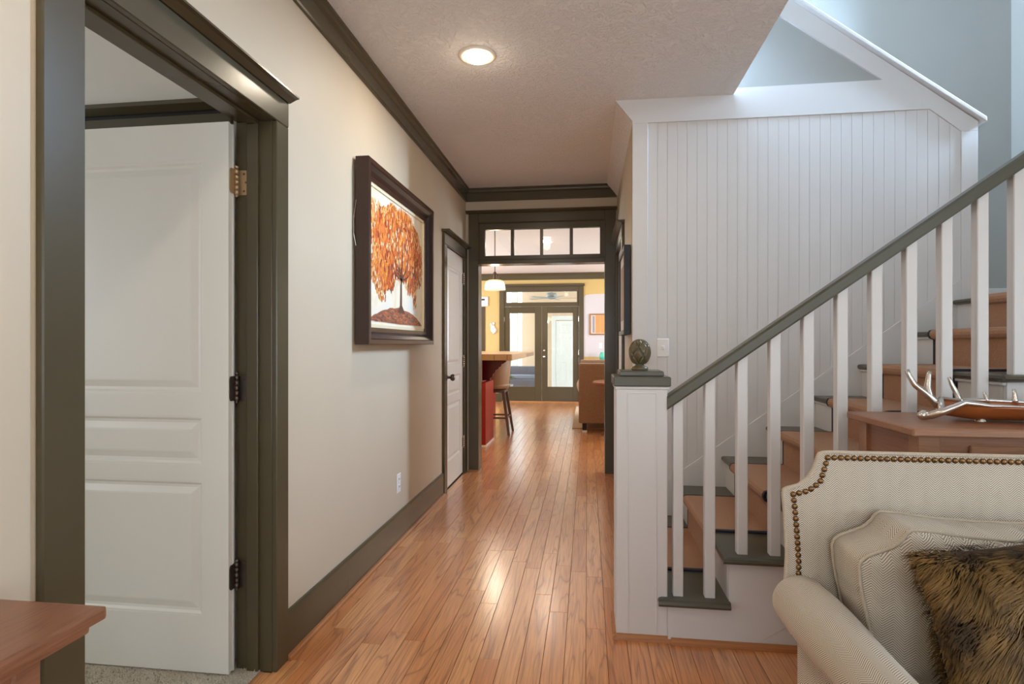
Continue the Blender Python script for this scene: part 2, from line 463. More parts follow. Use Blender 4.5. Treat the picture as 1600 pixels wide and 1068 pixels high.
for x0, x1, z0, z1 in ((XL - .14, OX0 - .02, 0, ZC), (OX1 + .02, XR + .15, 0, ZC), (OX0 - .02, OX1 + .02, TZ1 + .03, ZC)):
    box(we, x0, x1, YE, YEb, z0, z1)
obj('wall_end', we, M['wall'], label='beige wall at the end of the hall around the cased opening', cat='wall', kind=STRUCT)
RY0, RY1 = 4.45, 5.27
wr = NB()
for y0, y1, z0, z1 in ((YB, RY0 - .015, 0, ZC), (RY0 - .015, RY1 + .015, CZ + .015, ZC), (RY1 + .015, YE, 0, ZC)):
    box(wr, XR, XR + .12, y0 if y0 != YB else YBb, y1, z0, z1)
obj('wall_right', wr, M['wall'], label='beige hall wall on the right behind the stairs', cat='wall', kind=STRUCT)
obj('ceiling_chamfer', E_([(XR + .002, 2.59), (XR + .002, ZC + .01), (.178, ZC + .01), (.178, ZC)], 'Y', YB + .002, YE), M['ceiling'], label='sloping ceiling strip above the right hall wall', cat='ceiling', kind=STRUCT).name = 'trim_90'
# panelled wall beside the stairs: base wall
XWE = 2.2
base_poly = [(XR, 0), (XWE, 0), (XWE, 2.49), (.867, 3.505), (.867, 3.1), (.867, ZC), (XR, ZC)]
panel = obj('wall_stair', E_(base_poly, 'Y', YB, YBb), M['greywall'], label='white beadboard panelled wall rising behind the staircase', cat='wall', kind=STRUCT)
PF = YB - .014
obj('stile', E_([(XR - .003, .02), (.365, .02), (.365, 2.575), (XR - .003, 2.575)], 'Y', PF, YB, .002), M['white'], panel)
obj('fascia_board', E_([(XR - .003, 2.575), (1.9473, 2.575), (1.6953, 2.757), (.17, 2.757), (.17, 2.722), (XR - .003, 2.59)], 'Y', PF, YB), M['white'], panel)
obj('raking_board', E_([(1.6955, 2.757), (1.9475, 2.575), (2.115, 2.439), (2.2, 2.439), (2.2, 2.492), (.867, 3.507), (.867, 3.367)], 'Y', PF, YB), M['white'], panel)
obj('end_stile', E_([(2.115, 1.40), (2.2, 1.40), (2.2, 2.4385), (2.115, 2.4385)], 'Y', PF, YB, .002), M['white'], panel)
sk = lambda X: .417 + .734 * (X - .509)
obj('skirt_board', E_([(.365, .02), (2.115, .02), (2.115, sk(2.115)), (.365, sk(.365))], 'Y', PF, YB, .002), M['white'], panel)
obj('backing_board', E_([(.365, sk(.365) - .01), (2.115, sk(2.115) - .01), (2.115, 2.439), (1.947, 2.575), (.365, 2.575)], 'Y', YB - .004, YB), M['white'], panel)
nb = 30; bw = (2.115 - .365) / nb
topz = lambda X: 2.575 if X <= 1.947 else 2.575 - (X - 1.947) * (2.575 - 2.439) / (2.115 - 1.947)
for i in range(nb):
    a, c = .365 + i * bw + .0008, .365 + (i + 1) * bw - .0008
    pts = [(a, sk(a) - .002), (c, sk(c) - .002), (c, topz(c))]
    if a < 1.947 < c: pts.append((1.947, 2.575))
    pts.append((a, topz(a)))
    obj('beadboard_plank', E_(pts, 'Y', YB - .0068, YB - .004, .0014), M['white'], panel)
dl = math.hypot(1.333 + .02, 1.0); ux, uz = -(1.333) / 1.668, 1.0 / 1.668 * 1.0
cp = [(2.228, 2.478), (2.228, 2.504), (.867, 3.532), (.867, 3.506)]
obj('raking_cap', E_(cp, 'Y', YB - .045, YBb + .03, .004), M['white'], panel)
# stairwell
sw = NB()
box(sw, .867, XRR, YST, YST + .1, 0, ZTOP)
obj('wall_stairwell', sw, M['greywall'], label='tall grey-green back wall of the stairwell above the landing', cat='wall', kind=STRUCT)
sr = NB()
sr.free(); sr = None
obj('wall_east', wall_with_holes('X', XRR, XRR + .1, YFRONT, YST + .1, 0, ZTOP, [(3.18, 3.56, 2.75, 3.85), (-1.4, 1.0, .4, 2.1)]), M['greywall'], label='grey-green side wall beyond the stair landing', cat='wall', kind=STRUCT)
obj('baseboard_landing', B(2.2, XRR - .002, YST - .016, YST - .001, ZL, ZL + .145, .003), M['white'], label='white baseboard along the back of the stair landing', cat='baseboard', kind=STRUCT)
# ceilings
obj('ceiling', B(XL - .0, .867, YFRONT, YE + .13, ZC, ZC + .3), M['ceiling'], label='knock-down textured beige ceiling over the hall', cat='ceiling', kind=STRUCT)
obj('ceiling_stairwell', B(XL, XRR + .1, YFRONT, YST + .1, ZTOP, ZTOP + .1), M['white'], label='high ceiling over the stairwell', cat='ceiling', kind=STRUCT)
obj('ceiling_far', B(-4.5, 3.5, YEb, YF + .15, ZC, ZC + .2), M['ceiling'], label='pale ceiling of the far living room', cat='ceiling', kind=STRUCT)
obj('ceiling_bedroom', B(-4.3, XLb, -1.6, 2.2, ZC, ZC + .2), M['bedroom'], label='white ceiling of the room behind the open door', cat='ceiling', kind=STRUCT)
obj('wall_upstairs', B(-.2, -.1, YFRONT, YST + .1, ZC + .3, ZTOP), M['greywall'], label='upstairs wall set back behind the stairwell edge', cat='wall', kind=STRUCT)
obj('wall_upper_back', B(-.1, .867, YST, YST + .1, ZC + .3, ZTOP), M['greywall'], label='upstairs back wall left of the stairwell', cat='wall', kind=STRUCT)
# front wall with window openings (behind the camera)
FW = [(-.75, .75, .6, 2.3), (1.35, 2.65, .6, 2.3), (1.1, 2.8, 3.4, 4.8)]
obj('wall_front', wall_with_holes('Y', YFRONT - .12, YFRONT, XL - .14, XRR + .1, 0, ZTOP, FW), M['wall'], label='beige front wall with windows behind the viewer', cat='wall', kind=STRUCT)
for i, (a, b, c, d) in enumerate(FW):
    w = thing('window_%d' % (i + 3), ['white framed front window facing down the hall', 'white framed front window behind the sofa', 'white framed high window in the front wall'][i], 'window', ((a + b) / 2, YFRONT - .06, c), kind=STRUCT)
    bm = NB()
    for q in ((a, a + .05, c, d), (b - .05, b, c, d), (a + .05, b - .05, c, c + .05), (a + .05, b - .05, d - .05, d), ((a + b) / 2 - .015, (a + b) / 2 + .015, c + .05, d - .05)):
        box(bm, q[0], q[1], YFRONT - .1, YFRONT - .04, q[2], q[3])
    obj('window_frame', bm, M['white'], w)
    obj('pane', B(a + .05, b - .05, YFRONT - .075, YFRONT - .07, c + .05, d - .05), M['glass'], w)
w = thing('window_2', 'narrow white framed window high beside the stair landing', 'window', (XRR + .05, 3.37, 2.75), kind=STRUCT)
for q in ((3.18, 3.21, 2.75, 3.85), (3.53, 3.56, 2.75, 3.85), (3.21, 3.53, 2.75, 2.79), (3.21, 3.53, 3.81, 3.85)):
    obj('window_frame', B(XRR + .02, XRR + .08, q[0], q[1], q[2], q[3]), M['white'], w)
obj('pane', B(XRR + .045, XRR + .05, 3.21, 3.53, 2.79, 3.81), M['glass'], w)
w = thing('window_1', 'wide white framed window added for daylight in the side wall beyond the sofa', 'window', (XRR + .05, -.2, .4), kind=STRUCT)  # unseen window added to go with the side daylight
for q in ((-1.4, -1.35, .4, 2.1), (.95, 1.0, .4, 2.1), (-1.35, .95, .4, .45), (-1.35, .95, 2.05, 2.1)):
    obj('window_frame', B(XRR + .02, XRR + .08, q[0], q[1], q[2], q[3]), M['white'], w)
obj('pane', B(XRR + .045, XRR + .05, -1.35, .95, .45, 2.05), M['glass'], w)
# bedroom shell
obj('wall_bedroom_end', B(-4.3, XLb, 2.05, 2.15, 0, ZC), M['bedroom'], label='pale wall inside the room behind the open door', cat='wall', kind=STRUCT)
bd = NB(); box(bd, -4.3, XLb, -1.7, -1.6, 0, ZC)
obj('wall_bedroom_near', bd, M['bedroom'], label='pale near wall of the room on the left', cat='wall', kind=STRUCT)
obj('wall_bedroom_far', wall_with_holes('X', -4.4, -4.3, -1.7, 2.15, 0, ZC, [(-.55, .95, .8, 2.2)]), M['bedroom'], label='pale window wall of the room on the left', cat='wall', kind=STRUCT)
# far room shell
fh = [(-1.76, -.178, 0, 2.02), (-1.713, -.218, 2.106, 2.332)]
fw = obj('wall_far', wall_with_holes('Y', YF, YF + .13, -4.5, 3.5, 0, ZC, [(-1.76, -.178, -.001, 2.40)]), M['yellow'], label='gold painted far wall around the french doors', cat='wall', kind=STRUCT)
obj('paint_patch', E_([(-.075, .96), (1.6, .96), (1.6, 2.262), (.2, 2.27), (.05, 2.262), (-.04, 2.245), (-.075, 2.2)], 'Y', YF - .002, YF), paint('pale_grey_wall_paint', (206, 202, 204), .6, 45, .06), fw)
obj('wall_far_left', wall_with_holes('X', -4.6, -4.5, YEb - .1, YF + .13, 0, ZC, [(8.1, 10.3, .9, 2.3)]), M['yellow'], label='gold kitchen wall with an added window opening left of the bar', cat='wall', kind=STRUCT)
obj('wall_far_right', wall_with_holes('X', 3.5, 3.6, YEb - .1, YF + .13, 0, ZC, [(8.1, 10.3, .9, 2.3)]), M['yellow'], label='gold living room wall with an added window opening right of the sofa', cat='wall', kind=STRUCT)
nwl = NB(); box(nwl, -4.5, XL - .14, YE, YEb, 0, ZC); box(nwl, XR + .15, 3.5, YE, YEb, 0, ZC)
obj('wall_far_near', nwl, M['yellow'], label='gold wall of the far room either side of the cased opening', cat='wall', kind=STRUCT)

# ================================================================== trim
n_trim = [0]
def trimname(): n_trim[0] += 1; return 'trim_%d' % n_trim[0]
# crown: flat board with a bead under the ceiling
def crown_poly(s, w):   # s: direction into the room, w: wall coordinate
    return [(w, 2.598), (w + s * .014, 2.598), (w + s * .018, 2.606), (w + s * .02, 2.672), (w + s * .034, 2.684), (w + s * .036, 2.70), (w + s * .046, 2.708), (w + s * .046, ZC - .0005), (w, ZC - .0005)]
obj(trimname(), E_(crown_poly(1, XL), 'Y', YFRONT, YE - .001), M['olive'], label='dark olive crown moulding along the left hall wall', cat='moulding', kind=STRUCT)
obj(trimname(), E_([(YE + (p - XL) * -1, z) for p, z in crown_poly(1, XL)], 'X', XL + .001, .2), M['olive'], label='dark olive crown moulding above the transom', cat='moulding', kind=STRUCT)
obj(trimname(), E_([(.2, 2.598), (XR - .001, 2.598), (.2, 2.695)], 'Y', YE - .045, YE - .001), M['olive'], label='clipped olive end of the crown under the ceiling slope', cat='moulding', kind=STRUCT)
obj(trimname(), E_([(YF, 2.58), (YF - .02, 2.58), (YF - .03, 2.67), (YF - .05, 2.70), (YF - .05, ZC - .001), (YF, ZC - .001)], 'X', -4.5, 3.5), M['olive'], label='olive crown moulding above the french doors', cat='moulding', kind=STRUCT)
# baseboard + shoe on the left
for nm, y0, y1, lab in (('baseboard_left', DY1 + .08, CY0 - .1, 'between the open door and the closet'), ('baseboard_near', YFRONT, DY0 - .105, 'behind the side table')):
    obj(nm, E_([(XL, 0), (XL + .015, 0), (XL + .015, .172), (XL + .009, .184), (XL, .184)], 'Y', y0, y1), M['olive'], label='tall dark olive baseboard ' + lab, cat='baseboard', kind=STRUCT)
    obj(trimname(), E_([(XL + .015, .0005), (XL + .033, .0005), (XL + .031, .010), (XL + .025, .016), (XL + .015, .019)], 'Y', y0, y1), M['shoey'], label='thin oak shoe moulding ' + lab, cat='moulding', kind=STRUCT)

def casing(name, label, axis, face, s, a0, a1, ztop, w=.09, head=.09, t=.02, z0=0, wn=None, capx=.045, capz=.022):
    """door casing: axis = direction along the wall, face = wall coordinate, s = into the room"""
    wn = w if wn is None else wn
    th = thing(name, label, 'door casing', ((face, (a0 + a1) / 2, z0) if axis == 'Y' else ((a0 + a1) / 2, face, z0)), kind=STRUCT)
    def bx(p0, p1, d0, d1, za, zb, bev=.003):
        if axis == 'Y': return B(face + s * d0, face + s * d1, p0, p1, za, zb, bev)
        return B(p0, p1, face + s * d0, face + s * d1, za, zb, bev)
    obj('side_casing', bx(a0 - w, a0, 0, t, z0, ztop), M['olive'], th)
    obj('side_casing', bx(a1, a1 + wn, 0, t, z0, ztop), M['olive'], th)
    obj('head_casing', bx(a0 - w, a1 + wn, 0, t + .001, ztop, ztop + head), M['olive'], th)
    if axis == 'Y': poly = [(face, ztop + head), (face + s * (t + .006), ztop + head), (face + s * (t + capx * .7), ztop + head + capz * .55), (face + s * (t + capx), ztop + head + capz * .7), (face + s * (t + capx), ztop + head + capz), (face, ztop + head + capz)]
    else: poly = [(face, ztop + head), (face + s * (t + .006), ztop + head), (face + s * (t + capx * .7), ztop + head + capz * .55), (face + s * (t + capx), ztop + head + capz * .7), (face + s * (t + capx), ztop + head + capz), (face, ztop + head + capz)]
    obj('head_cap', E_(poly, 'Y' if axis == 'Y' else 'X', a0 - w - .02, a1 + wn + (.02 if wn > .085 else .0)), M['olive'], th)
    return th
def jamb(th, axis, w0, w1, a0, a1, ztop, stop=None, t=.02):
    def bx(p0, p1, d0, d1, za, zb, bev=.002):
        return B(d0, d1, p0, p1, za, zb, bev) if axis == 'Y' else B(p0, p1, d0, d1, za, zb, bev)
    obj('jamb', bx(a0 - t, a0, w0, w1, 0, ztop), M['olive'], th); obj('jamb', bx(a1, a1 + t, w0, w1, 0, ztop), M['olive'], th)
    obj('head_jamb', bx(a0 - t, a1 + t, w0, w1, ztop, ztop + t), M['olive'], th)
    if stop:
        s0, s1 = stop
        obj('door_stop', bx(a0, a0 + .012, s0, s1, 0, ztop - .012), M['olive'], th); obj('door_stop', bx(a1 - .012, a1, s0, s1, 0, ztop - .012), M['olive'], th)
        obj('door_stop', bx(a0, a1, s0, s1, ztop - .012, ztop), M['olive'], th)
# --- bedroom door opening
t1 = casing('trim_20', 'wide dark olive casing around the open bedroom door', 'Y', XL, 1, DY0, DY1, DZ, w=.105, head=.095, wn=.085)
jamb(t1, 'Y', XLb - .002, XL, DY0, DY1, DZ, stop=(XL - .095, XL - .05))
bdc = thing('trim_21', 'olive casing of the inner closet seen above the open door', 'door casing', (-2.0, 2.05, 0), kind=STRUCT)
obj('head_casing', B(-3.0, -1.36, 2.03, 2.05, 2.03, 2.118, .003), M['olive'], bdc)
obj('head_cap', E_([(2.05, 2.128), (2.02, 2.128), (1.985, 2.142), (1.985, 2.158), (2.05, 2.158)], 'X', -3.03, -1.335), M['olive'], bdc)
obj('side_casing', B(-1.45, -1.36, 2.03, 2.05, 0, 2.03, .003), M['olive'], bdc)
obj('painted_cap_shadow', B(-3.0, -1.36, 2.035, 2.05, 2.118, 2.128), M['dark'], bdc)  # dark strip painted in as the shadow under the head cap

# ================================================================== doors
def pan_door(th, Mp, w, h, t, panels, mat=None, stile=.1, raised=True):
    """Mp(u, v, n): door coordinates to world; n = 0 is the shown face, negative is inside the leaf"""
    mat = mat or M['door']
    def mapbox(u0, u1, v0, v1, n0, n1, bev=0, bm=None):
        bm = bm or NB(); k = len(bm.verts)
        box(bm, u0, u1, n0, n1, v0, v1, bev); bm.verts.ensure_lookup_table()
        for v in bm.verts[k:]: v.co = Vector(Mp(v.co.x, v.co.z, v.co.y))
        return bm
    D = .009
    obj('leaf', mapbox(.002, w - .002, .002, h - .002, -t + D, -D), mat, th)
    us = sorted({0.0, w, *[p[0] for p in panels], *[p[1] for p in panels]})
    for n0, n1 in ((-D, 0), (-t, -t + D)):
        bm = NB()
        # frame with rectangular holes
        zs = sorted({0.0, h, *[p[2] for p in panels], *[p[3] for p in panels]})
        gv = {}
        def V(u, v, n):
            q = (round(u, 4), round(v, 4), n)
            if q not in gv: gv[q] = bm.verts.new(Mp(u, v, n))
            return gv[q]
        def solid(u, v): return 0 < u < w and 0 < v < h and not any(p[0] < u < p[1] and p[2] < v < p[3] for p in panels)
        for a, b in zip(us, us[1:]):
            for c, d in zip(zs, zs[1:]):
                mu, mv = (a + b) / 2, (c + d) / 2
                if not solid(mu, mv): continue
                bm.faces.new((V(a, c, n1), V(b, c, n1), V(b, d, n1), V(a, d, n1))); bm.faces.new((V(a, c, n0), V(a, d, n0), V(b, d, n0), V(b, c, n0)))
                e = 1e-3
                for (p, q, tu, tv) in (((a, c), (b, c), mu, c - e), ((b, c), (b, d), b + e, mv), ((b, d), (a, d), mu, d + e), ((a, d), (a, c), a - e, mv)):
                    if not solid(tu, tv): bm.faces.new((V(*p, n0), V(*q, n0), V(*q, n1), V(*p, n1)))
        obj('stile_and_rail', bm, mat, th)
    for (a, b, c, d) in panels:
        for sgn in (1, -1):
            f = lambda u, v, q: Mp(u, v, q if sgn == 1 else -t - q)
            bm = NB()
            rings = [(0, -D), (0.0, -.001), (.008, -.0015), (.016, -.0075), (.026, -.0085), (.05, -.002), (.056, -.0015)]
            if min(b - a, d - c) < .13: rings = [(r * .6, q) for r, q in rings]
            vs = []
            for ins, q in rings:
                vs.append([bm.verts.new(f(u, v, q)) for u, v in ((a + ins, c + ins), (b - ins, c + ins), (b - ins, d - ins), (a + ins, d - ins))])
            for r0, r1 in zip(vs, vs[1:]):
                for i in range(4): bm.faces.new((r0[i], r0[(i + 1) % 4], r1[(i + 1) % 4], r1[i]))
            bm.faces.new(vs[-1])
            obj('panel', bm, mat, th)
def hinge(th, axisX, y, z, mat, mode='open'):
    h = thing('hinge', None, None, (axisX, y, z - .05), parent=th)
    bm = NB()
    for k in range(5):
        a = z - .048 + k * .0195; cyl(bm, (axisX, y, a), (axisX, y, a + .0185), .0075, 10)
    sphere(bm, (axisX, y, z + .055), .008, 10, 6); sphere(bm, (axisX, y, z - .052), .006, 8, 5)
    obj('pin_barrel', bm, mat, h, smooth=True)
    def leafpoly(c0, c1):
        r = .012; pts = []
        for (cx_, cz_, a0) in ((c1 - r, z + .046 - r, 0), (c1 - r, z - .046 + r, -PI / 2)):
            pass
        return [(c0, z - .046), (c1 - r, z - .046), (c1 - .004, z - .042), (c1, z - .046 + r), (c1, z + .046 - r), (c1 - .004, z + .042), (c1 - r, z + .046), (c0, z + .046)]
    return h, leafpoly
# open bedroom door (leaf at right angles to the wall)
HX = XLb + .003; LY = 1.937
d1 = thing('door_1', 'white three-panel door standing open into the bedroom', 'door', (HX - .4, LY + .018, .01), kind=STRUCT)
dp = [(.10, .70, 1.027, 1.893), (.10, .70, .763, .947), (.10, .70, .208, .708)]
pan_door(d1, lambda u, v, n: (HX - .80 + u, LY - n, .012 + v), .80, 2.03, .035, dp)
for z, mt in ((1.83, M['bronze']), (1.06, M['darkbronze']), (.362, M['darkbronze'])):
    h, lp = hinge(d1, HX + .008, DY1 - .016, z, mt)
    # leaf on the jamb (in the plane of the jamb face) and on the door edge
    pts = [(HX + .008, z - .046), (HX + .036, z - .046), (HX + .044, z - .043), (HX + .047, z - .034), (HX + .047, z + .034), (HX + .044, z + .043), (HX + .036, z + .046), (HX + .008, z + .046)]
    obj('leaf_plate', E_(pts, 'Y', DY1 - .004, DY1 - .0005), mt, h)
    pts = [(DY1 - .016, z - .046), (LY + .012, z - .046), (LY + .006, z - .042), (LY + .003, z - .032), (LY + .003, z + .032), (LY + .006, z + .042), (LY + .012, z + .046), (DY1 - .016, z + .046)]
    obj('leaf_plate', E_(pts, 'X', HX + .0005, HX + .004), mt, h)
    for q in (-.032, 0, .032):
        bm = NB(); cyl(bm, (HX + .03 + (.008 if q == 0 else 0), DY1 - .006, z + q), (HX + .03 + (.008 if q == 0 else 0), DY1 - .0035, z + q), .004, 8)
        obj('screw', bm, M['darkbronze'], h)
obj('door_knob', sphere(cyl(NB(), (HX - .74, LY - .001, .96), (HX - .74, LY - .05, .96), .01, 10), (HX - .74, LY - .055, .96), .027), M['darkbronze'], d1, smooth=True)
# closet door, closed, on the left
t2 = casing('trim_22', 'dark olive casing with cap around the white closet door', 'Y', XL, 1, CY0, CY1, CZ, w=.095, head=.09, wn=.085)
jamb(t2, 'Y', XLb, XL, CY0, CY1, CZ, stop=None, t=.015)
d2 = thing('door_2', 'closed white panel door beside the transom opening', 'door', (XL - .01, (CY0 + CY1) / 2, .01), kind=STRUCT)
W2 = CY1 - CY0 - .006
pan_door(d2, lambda u, v, n: (XL - .006 + n, CY0 + .003 + u, .012 + v), W2, 2.028, .035, [(.1, W2 - .1, 1.027, 1.893), (.1, W2 - .1, .763, .947), (.1, W2 - .1, .208, .708)])
kb = NB(); lathe(kb, [(.001, 0), (.028, .0), (.028, .006), (.012, .012), (.010, .034), (.024, .04), (.030, .054), (.026, .068), (.012, .074), (.001, .075)], 0, 0, 16)
for v in kb.verts: v.co = Vector((XL - .006 + v.co.z, CY0 + .065 + v.co.x, .945 + v.co.y))
obj('door_knob', kb, M['darkbronze'], d2, smooth=True)
for z in (1.84, 1.06, .3):
    h, lp = hinge(d2, XL + .004, CY1 - .002, z, M['silver'])
    obj('leaf_plate', B(XL - .0055, XL - .004, CY1 - .03, CY1 - .002, z - .045, z + .045), M['silver'], h)
# door on the right hall wall
t3 = casing('trim_23', 'dark olive capped casing on the right hall wall beyond the framed picture', 'Y', XR, -1, RY0, RY1, CZ, w=.095, head=.09, wn=.09)
jamb(t3, 'Y', XR, XR + .12, RY0, RY1, CZ, t=.015)
d3 = thing('door_3', 'closed white door on the right hall wall seen edge-on', 'door', (XR + .02, (RY0 + RY1) / 2, .01), kind=STRUCT)
W3 = RY1 - RY0 - .006
pan_door(d3, lambda u, v, n: (XR + .006 - n, RY0 + .003 + u, .012 + v), W3, 2.028, .035, [(.1, W3 - .1, 1.027, 1.893), (.1, W3 - .1, .763, .947), (.1, W3 - .1, .208, .708)])

# ================================================================== cased opening with transom at the end of the hall
op = thing('trim_30', 'dark olive cased opening with a four-light transom at the hall end', 'door casing', ((OX0 + OX1) / 2, YE, 0), kind=STRUCT)
CT = 2.478
obj('side_casing', B(-1.135, OX0, YE - .022, YE, 0, CT, .003), M['olive'], op)
obj('side_casing', B(OX1, .262, YE - .022, YE, 0, CT, .003), M['olive'], op)
obj('head_casing', B(OX0, OX1, YE - .022, YE, 2.392, CT, .003), M['olive'], op)
obj('head_cap', E_([(YE, CT), (YE - .03, CT), (YE - .05, CT + .014), (YE - .055, CT + .018), (YE - .055, CT + .026), (YE, CT + .026)], 'X', -1.16, XR - .003), M['olive'], op)
obj('jamb', B(OX0 - .02, OX0, YE - .002, YEb + .002, 0, 2.40, .002), M['olive'], op)
obj('jamb', B(OX1, OX1 + .02, YE - .002, YEb + .002, 0, 2.40, .002), M['olive'], op)
obj('transom_bar', B(OX0, OX1, YE - .018, YEb + .01, OZ, 2.032, .003), M['olive'], op)
obj('top_jamb', B(OX0, OX1, YE - .002, YEb + .002, 2.386, 2.40, .002), M['olive'], op)
sash = NB(); y0, y1 = YE + .0, YE + .045
PX = [(-.979, -.729), (-.698, -.448), (-.419, -.167), (-.136, .116)]
box(sash, OX0, PX[0][0], y0, y1, 2.032, 2.386, .002); box(sash, PX[3][1], OX1, y0, y1, 2.032, 2.386, .002)
box(sash, PX[0][0], PX[3][1], y0, y1, 2.032, 2.074, .002); box(sash, PX[0][0], PX[3][1], y0, y1, 2.325, 2.386, .002)
obj('transom_sash', sash, M['olive'], op)
for a, b in zip(PX, PX[1:]): obj('glazing_bar', B(a[1], b[0], y0, y1, 2.074, 2.325, .002), M['olive'], op)
for a, b in PX: obj('pane', B(a, b, YE + .02, YE + .024, 2.074, 2.325), M['glass'], op)
# outer step bead round the transom sash
bd_ = NB()
for q in ((OX0 - .006, OX1 + .006, 2.386, 2.395), (OX0 - .006, OX1 + .006, 2.028, 2.036), (OX0 - .008, OX0 + .004, 2.03, 2.395), (OX1 - .004, OX1 + .008, 2.03, 2.395)):
    box(bd_, q[0], q[1], YE - .03, YE - .015, q[2], q[3], .002)
obj('bead', bd_, M['olive'], op)
obj('side_casing', B(-1.135, OX0, YEb, YEb + .02, 0, 2.46, .003), M['olive'], op); obj('side_casing', B(OX1, .262, YEb, YEb + .02, 0, 2.46, .003), M['olive'], op)
for a, b, lab in ((-1.14, OX0, 'left'), (OX1, XR - .002, 'right')):
    obj(trimname(), E_([(YE - .022, .0005), (YE - .036, .0005), (YE - .032, .012), (YE - .022, .016)], 'X', a, b), M['shoe'], label='small oak shoe moulding at the %s foot of the cased opening' % lab, cat='moulding', kind=STRUCT)

# ================================================================== staircase
st = thing('staircase', 'white staircase with grey-olive treads rising to the right', 'staircase', (1.2, 2.95, 0))
YN = 2.40
for n in range(1, 8):
    z = RISE * n; x0 = nose(n); x1 = nose(n + 1) + .03
    bm = NB()
    # tread with rounded nosing on the left edge and along the open side
    pr = [(x0 + .015, z - .028), (x0 + .004, z - .024), (x0, z - .014), (x0 + .004, z - .004), (x0 + .015, z), (x1, z), (x1, z - .028)]
    extr(bm, pr, 'Y', 2.382, YB - .014)
    q = [(2.382, z - .028), (2.370, z - .024), (2.365, z - .014), (2.370, z - .004), (2.382, z)]
    extr(bm, q, 'X', x0, x1 - .002 if n < 7 else x1)
    obj('tread', bm, M['treadp'], st)
    obj('riser', B(x0 + .0265, x0 + .044, YN + .021, YB - .014, z - RISE, z - .028), M['white'], st)
    # small scotia under the nosing
    obj('scotia', B(x0 + .014, x0 + .026, YN, YB - .014, z - .042, z - .028, .003), M['white'], st)
z = ZL; x0 = nose(8)
bm = NB()
extr(bm, [(x0 + .015, z - .028), (x0 + .004, z - .024), (x0, z - .014), (x0 + .004, z - .004), (x0 + .015, z), (x0 + .09, z), (x0 + .09, z - .028)], 'Y', 2.365, YB - .014)
obj('tread', bm, M['treadp'], st, label='landing nosing')
obj('riser', B(x0 + .0265, x0 + .044, YN + .021, YB - .014, z - RISE, z - .028), M['white'], st)
obj('landing', B(x0 + .09, XRR - .001, 2.37, YST - .001, z - .2, z - .004), M['runner'], st, label='carpeted landing')
# closed stringer on the open side
poly = [(.327, 0), (2.15, 0), (2.15, ZL - .2)]
for n in range(8, 0, -1):
    poly += [(nose(n) + .027, RISE * n - .028)] if n == 8 else [(nose(n + 1) + .027, RISE * n - .028), (nose(n) + .027, RISE * n - .028)]
poly = [(.327, .002), (2.14, .002), (2.14, ZL - .028)]
for n in range(8, 0, -1):
    poly.append((nose(n) + .027, RISE * n - .028))
    if n > 1: poly.append((nose(n) + .027, RISE * (n - 1) - .028))
poly[-1] = (.327, RISE - .028)
low = lambda X: .02 + .63 * (X - .645)
up = [(.327, .002), (.645, .002), (2.14, low(2.14)), (2.14, ZL - .028)] + poly[3:]
obj('stringer_board', E_(up, 'Y', YN, YN + .02), M['white'], st)
obj('skirt_panel', E_([(.648, .002), (2.14, .002), (2.14, low(2.14) - .003)], 'Y', YN + .0025, YN + .02), M['white'], st)
sm = NB()
extr(sm, [(YN, .0005), (YN - .018, .0005), (YN - .016, .012), (YN - .009, .02), (YN, .024)], 'X', .327 + .012, 2.14)
obj('shoe_moulding', sm, M['shoe'], st, label='oak shoe moulding')
# newel
nx0, nx1, ny0, ny1 = .119, .327, 2.410, 2.618
nw = thing('newel_post', None, None, ((nx0 + nx1) / 2, (ny0 + ny1) / 2, 0), parent=st); nw['label'] = 'square white panelled newel post'
obj('post_body', B(nx0, nx1, ny0, ny1, .002, 1.04, .003), M['white'], nw)
for face in range(2):
    bm = NB()
    a0, a1, z0, z1 = .047, .163, .035, 1.022
    if face == 0:
        for q in ((a0 - .003, a0 + .003, z0, z1), (a1 - .003, a1 + .003, z0, z1), (a0, a1, z1 - .003, z1 + .003)): box(bm, nx0 + q[0], nx0 + q[1], ny0 - .0025, ny0 + .001, q[2], q[3], .001)
    else:
        for q in ((a0 - .003, a0 + .003, z0, z1), (a1 - .003, a1 + .003, z0, z1), (a0, a1, z1 - .003, z1 + .003)): box(bm, nx0 - .0025, nx0 + .001, ny0 + q[0], ny0 + q[1], q[2], q[3], .001)
    obj('panel_bead', bm, M['white'], nw)
obj('neck_mould', B(nx0 - .006, nx1 + .006, ny0 - .006, ny1 + .006, 1.036, 1.05, .004), M['white'], nw)
obj('cap_slab', B(nx0 - .012, nx1 + .013, ny0 - .013, ny1 + .013, 1.05, 1.090, .004), M['treadp'], nw)
obj('cap_step', B(nx0 + .014, nx1 - .012, ny0 + .014, ny1 - .014, 1.090, 1.112, .004), M['treadp'], nw)
sm = NB()
extr(sm, [(ny0, .0005), (ny0 - .016, .0005), (ny0 - .014, .012), (ny0 - .007, .02), (ny0, .024)], 'X', nx0 - .014, nx1 + .012)
extr(sm, [(nx0, .0005), (nx0 - .016, .0005), (nx0 - .014, .012), (nx0 - .007, .02), (nx0, .024)], 'Y', ny0 - .014, ny1)
obj('shoe_moulding', sm, M['shoe'], nw)
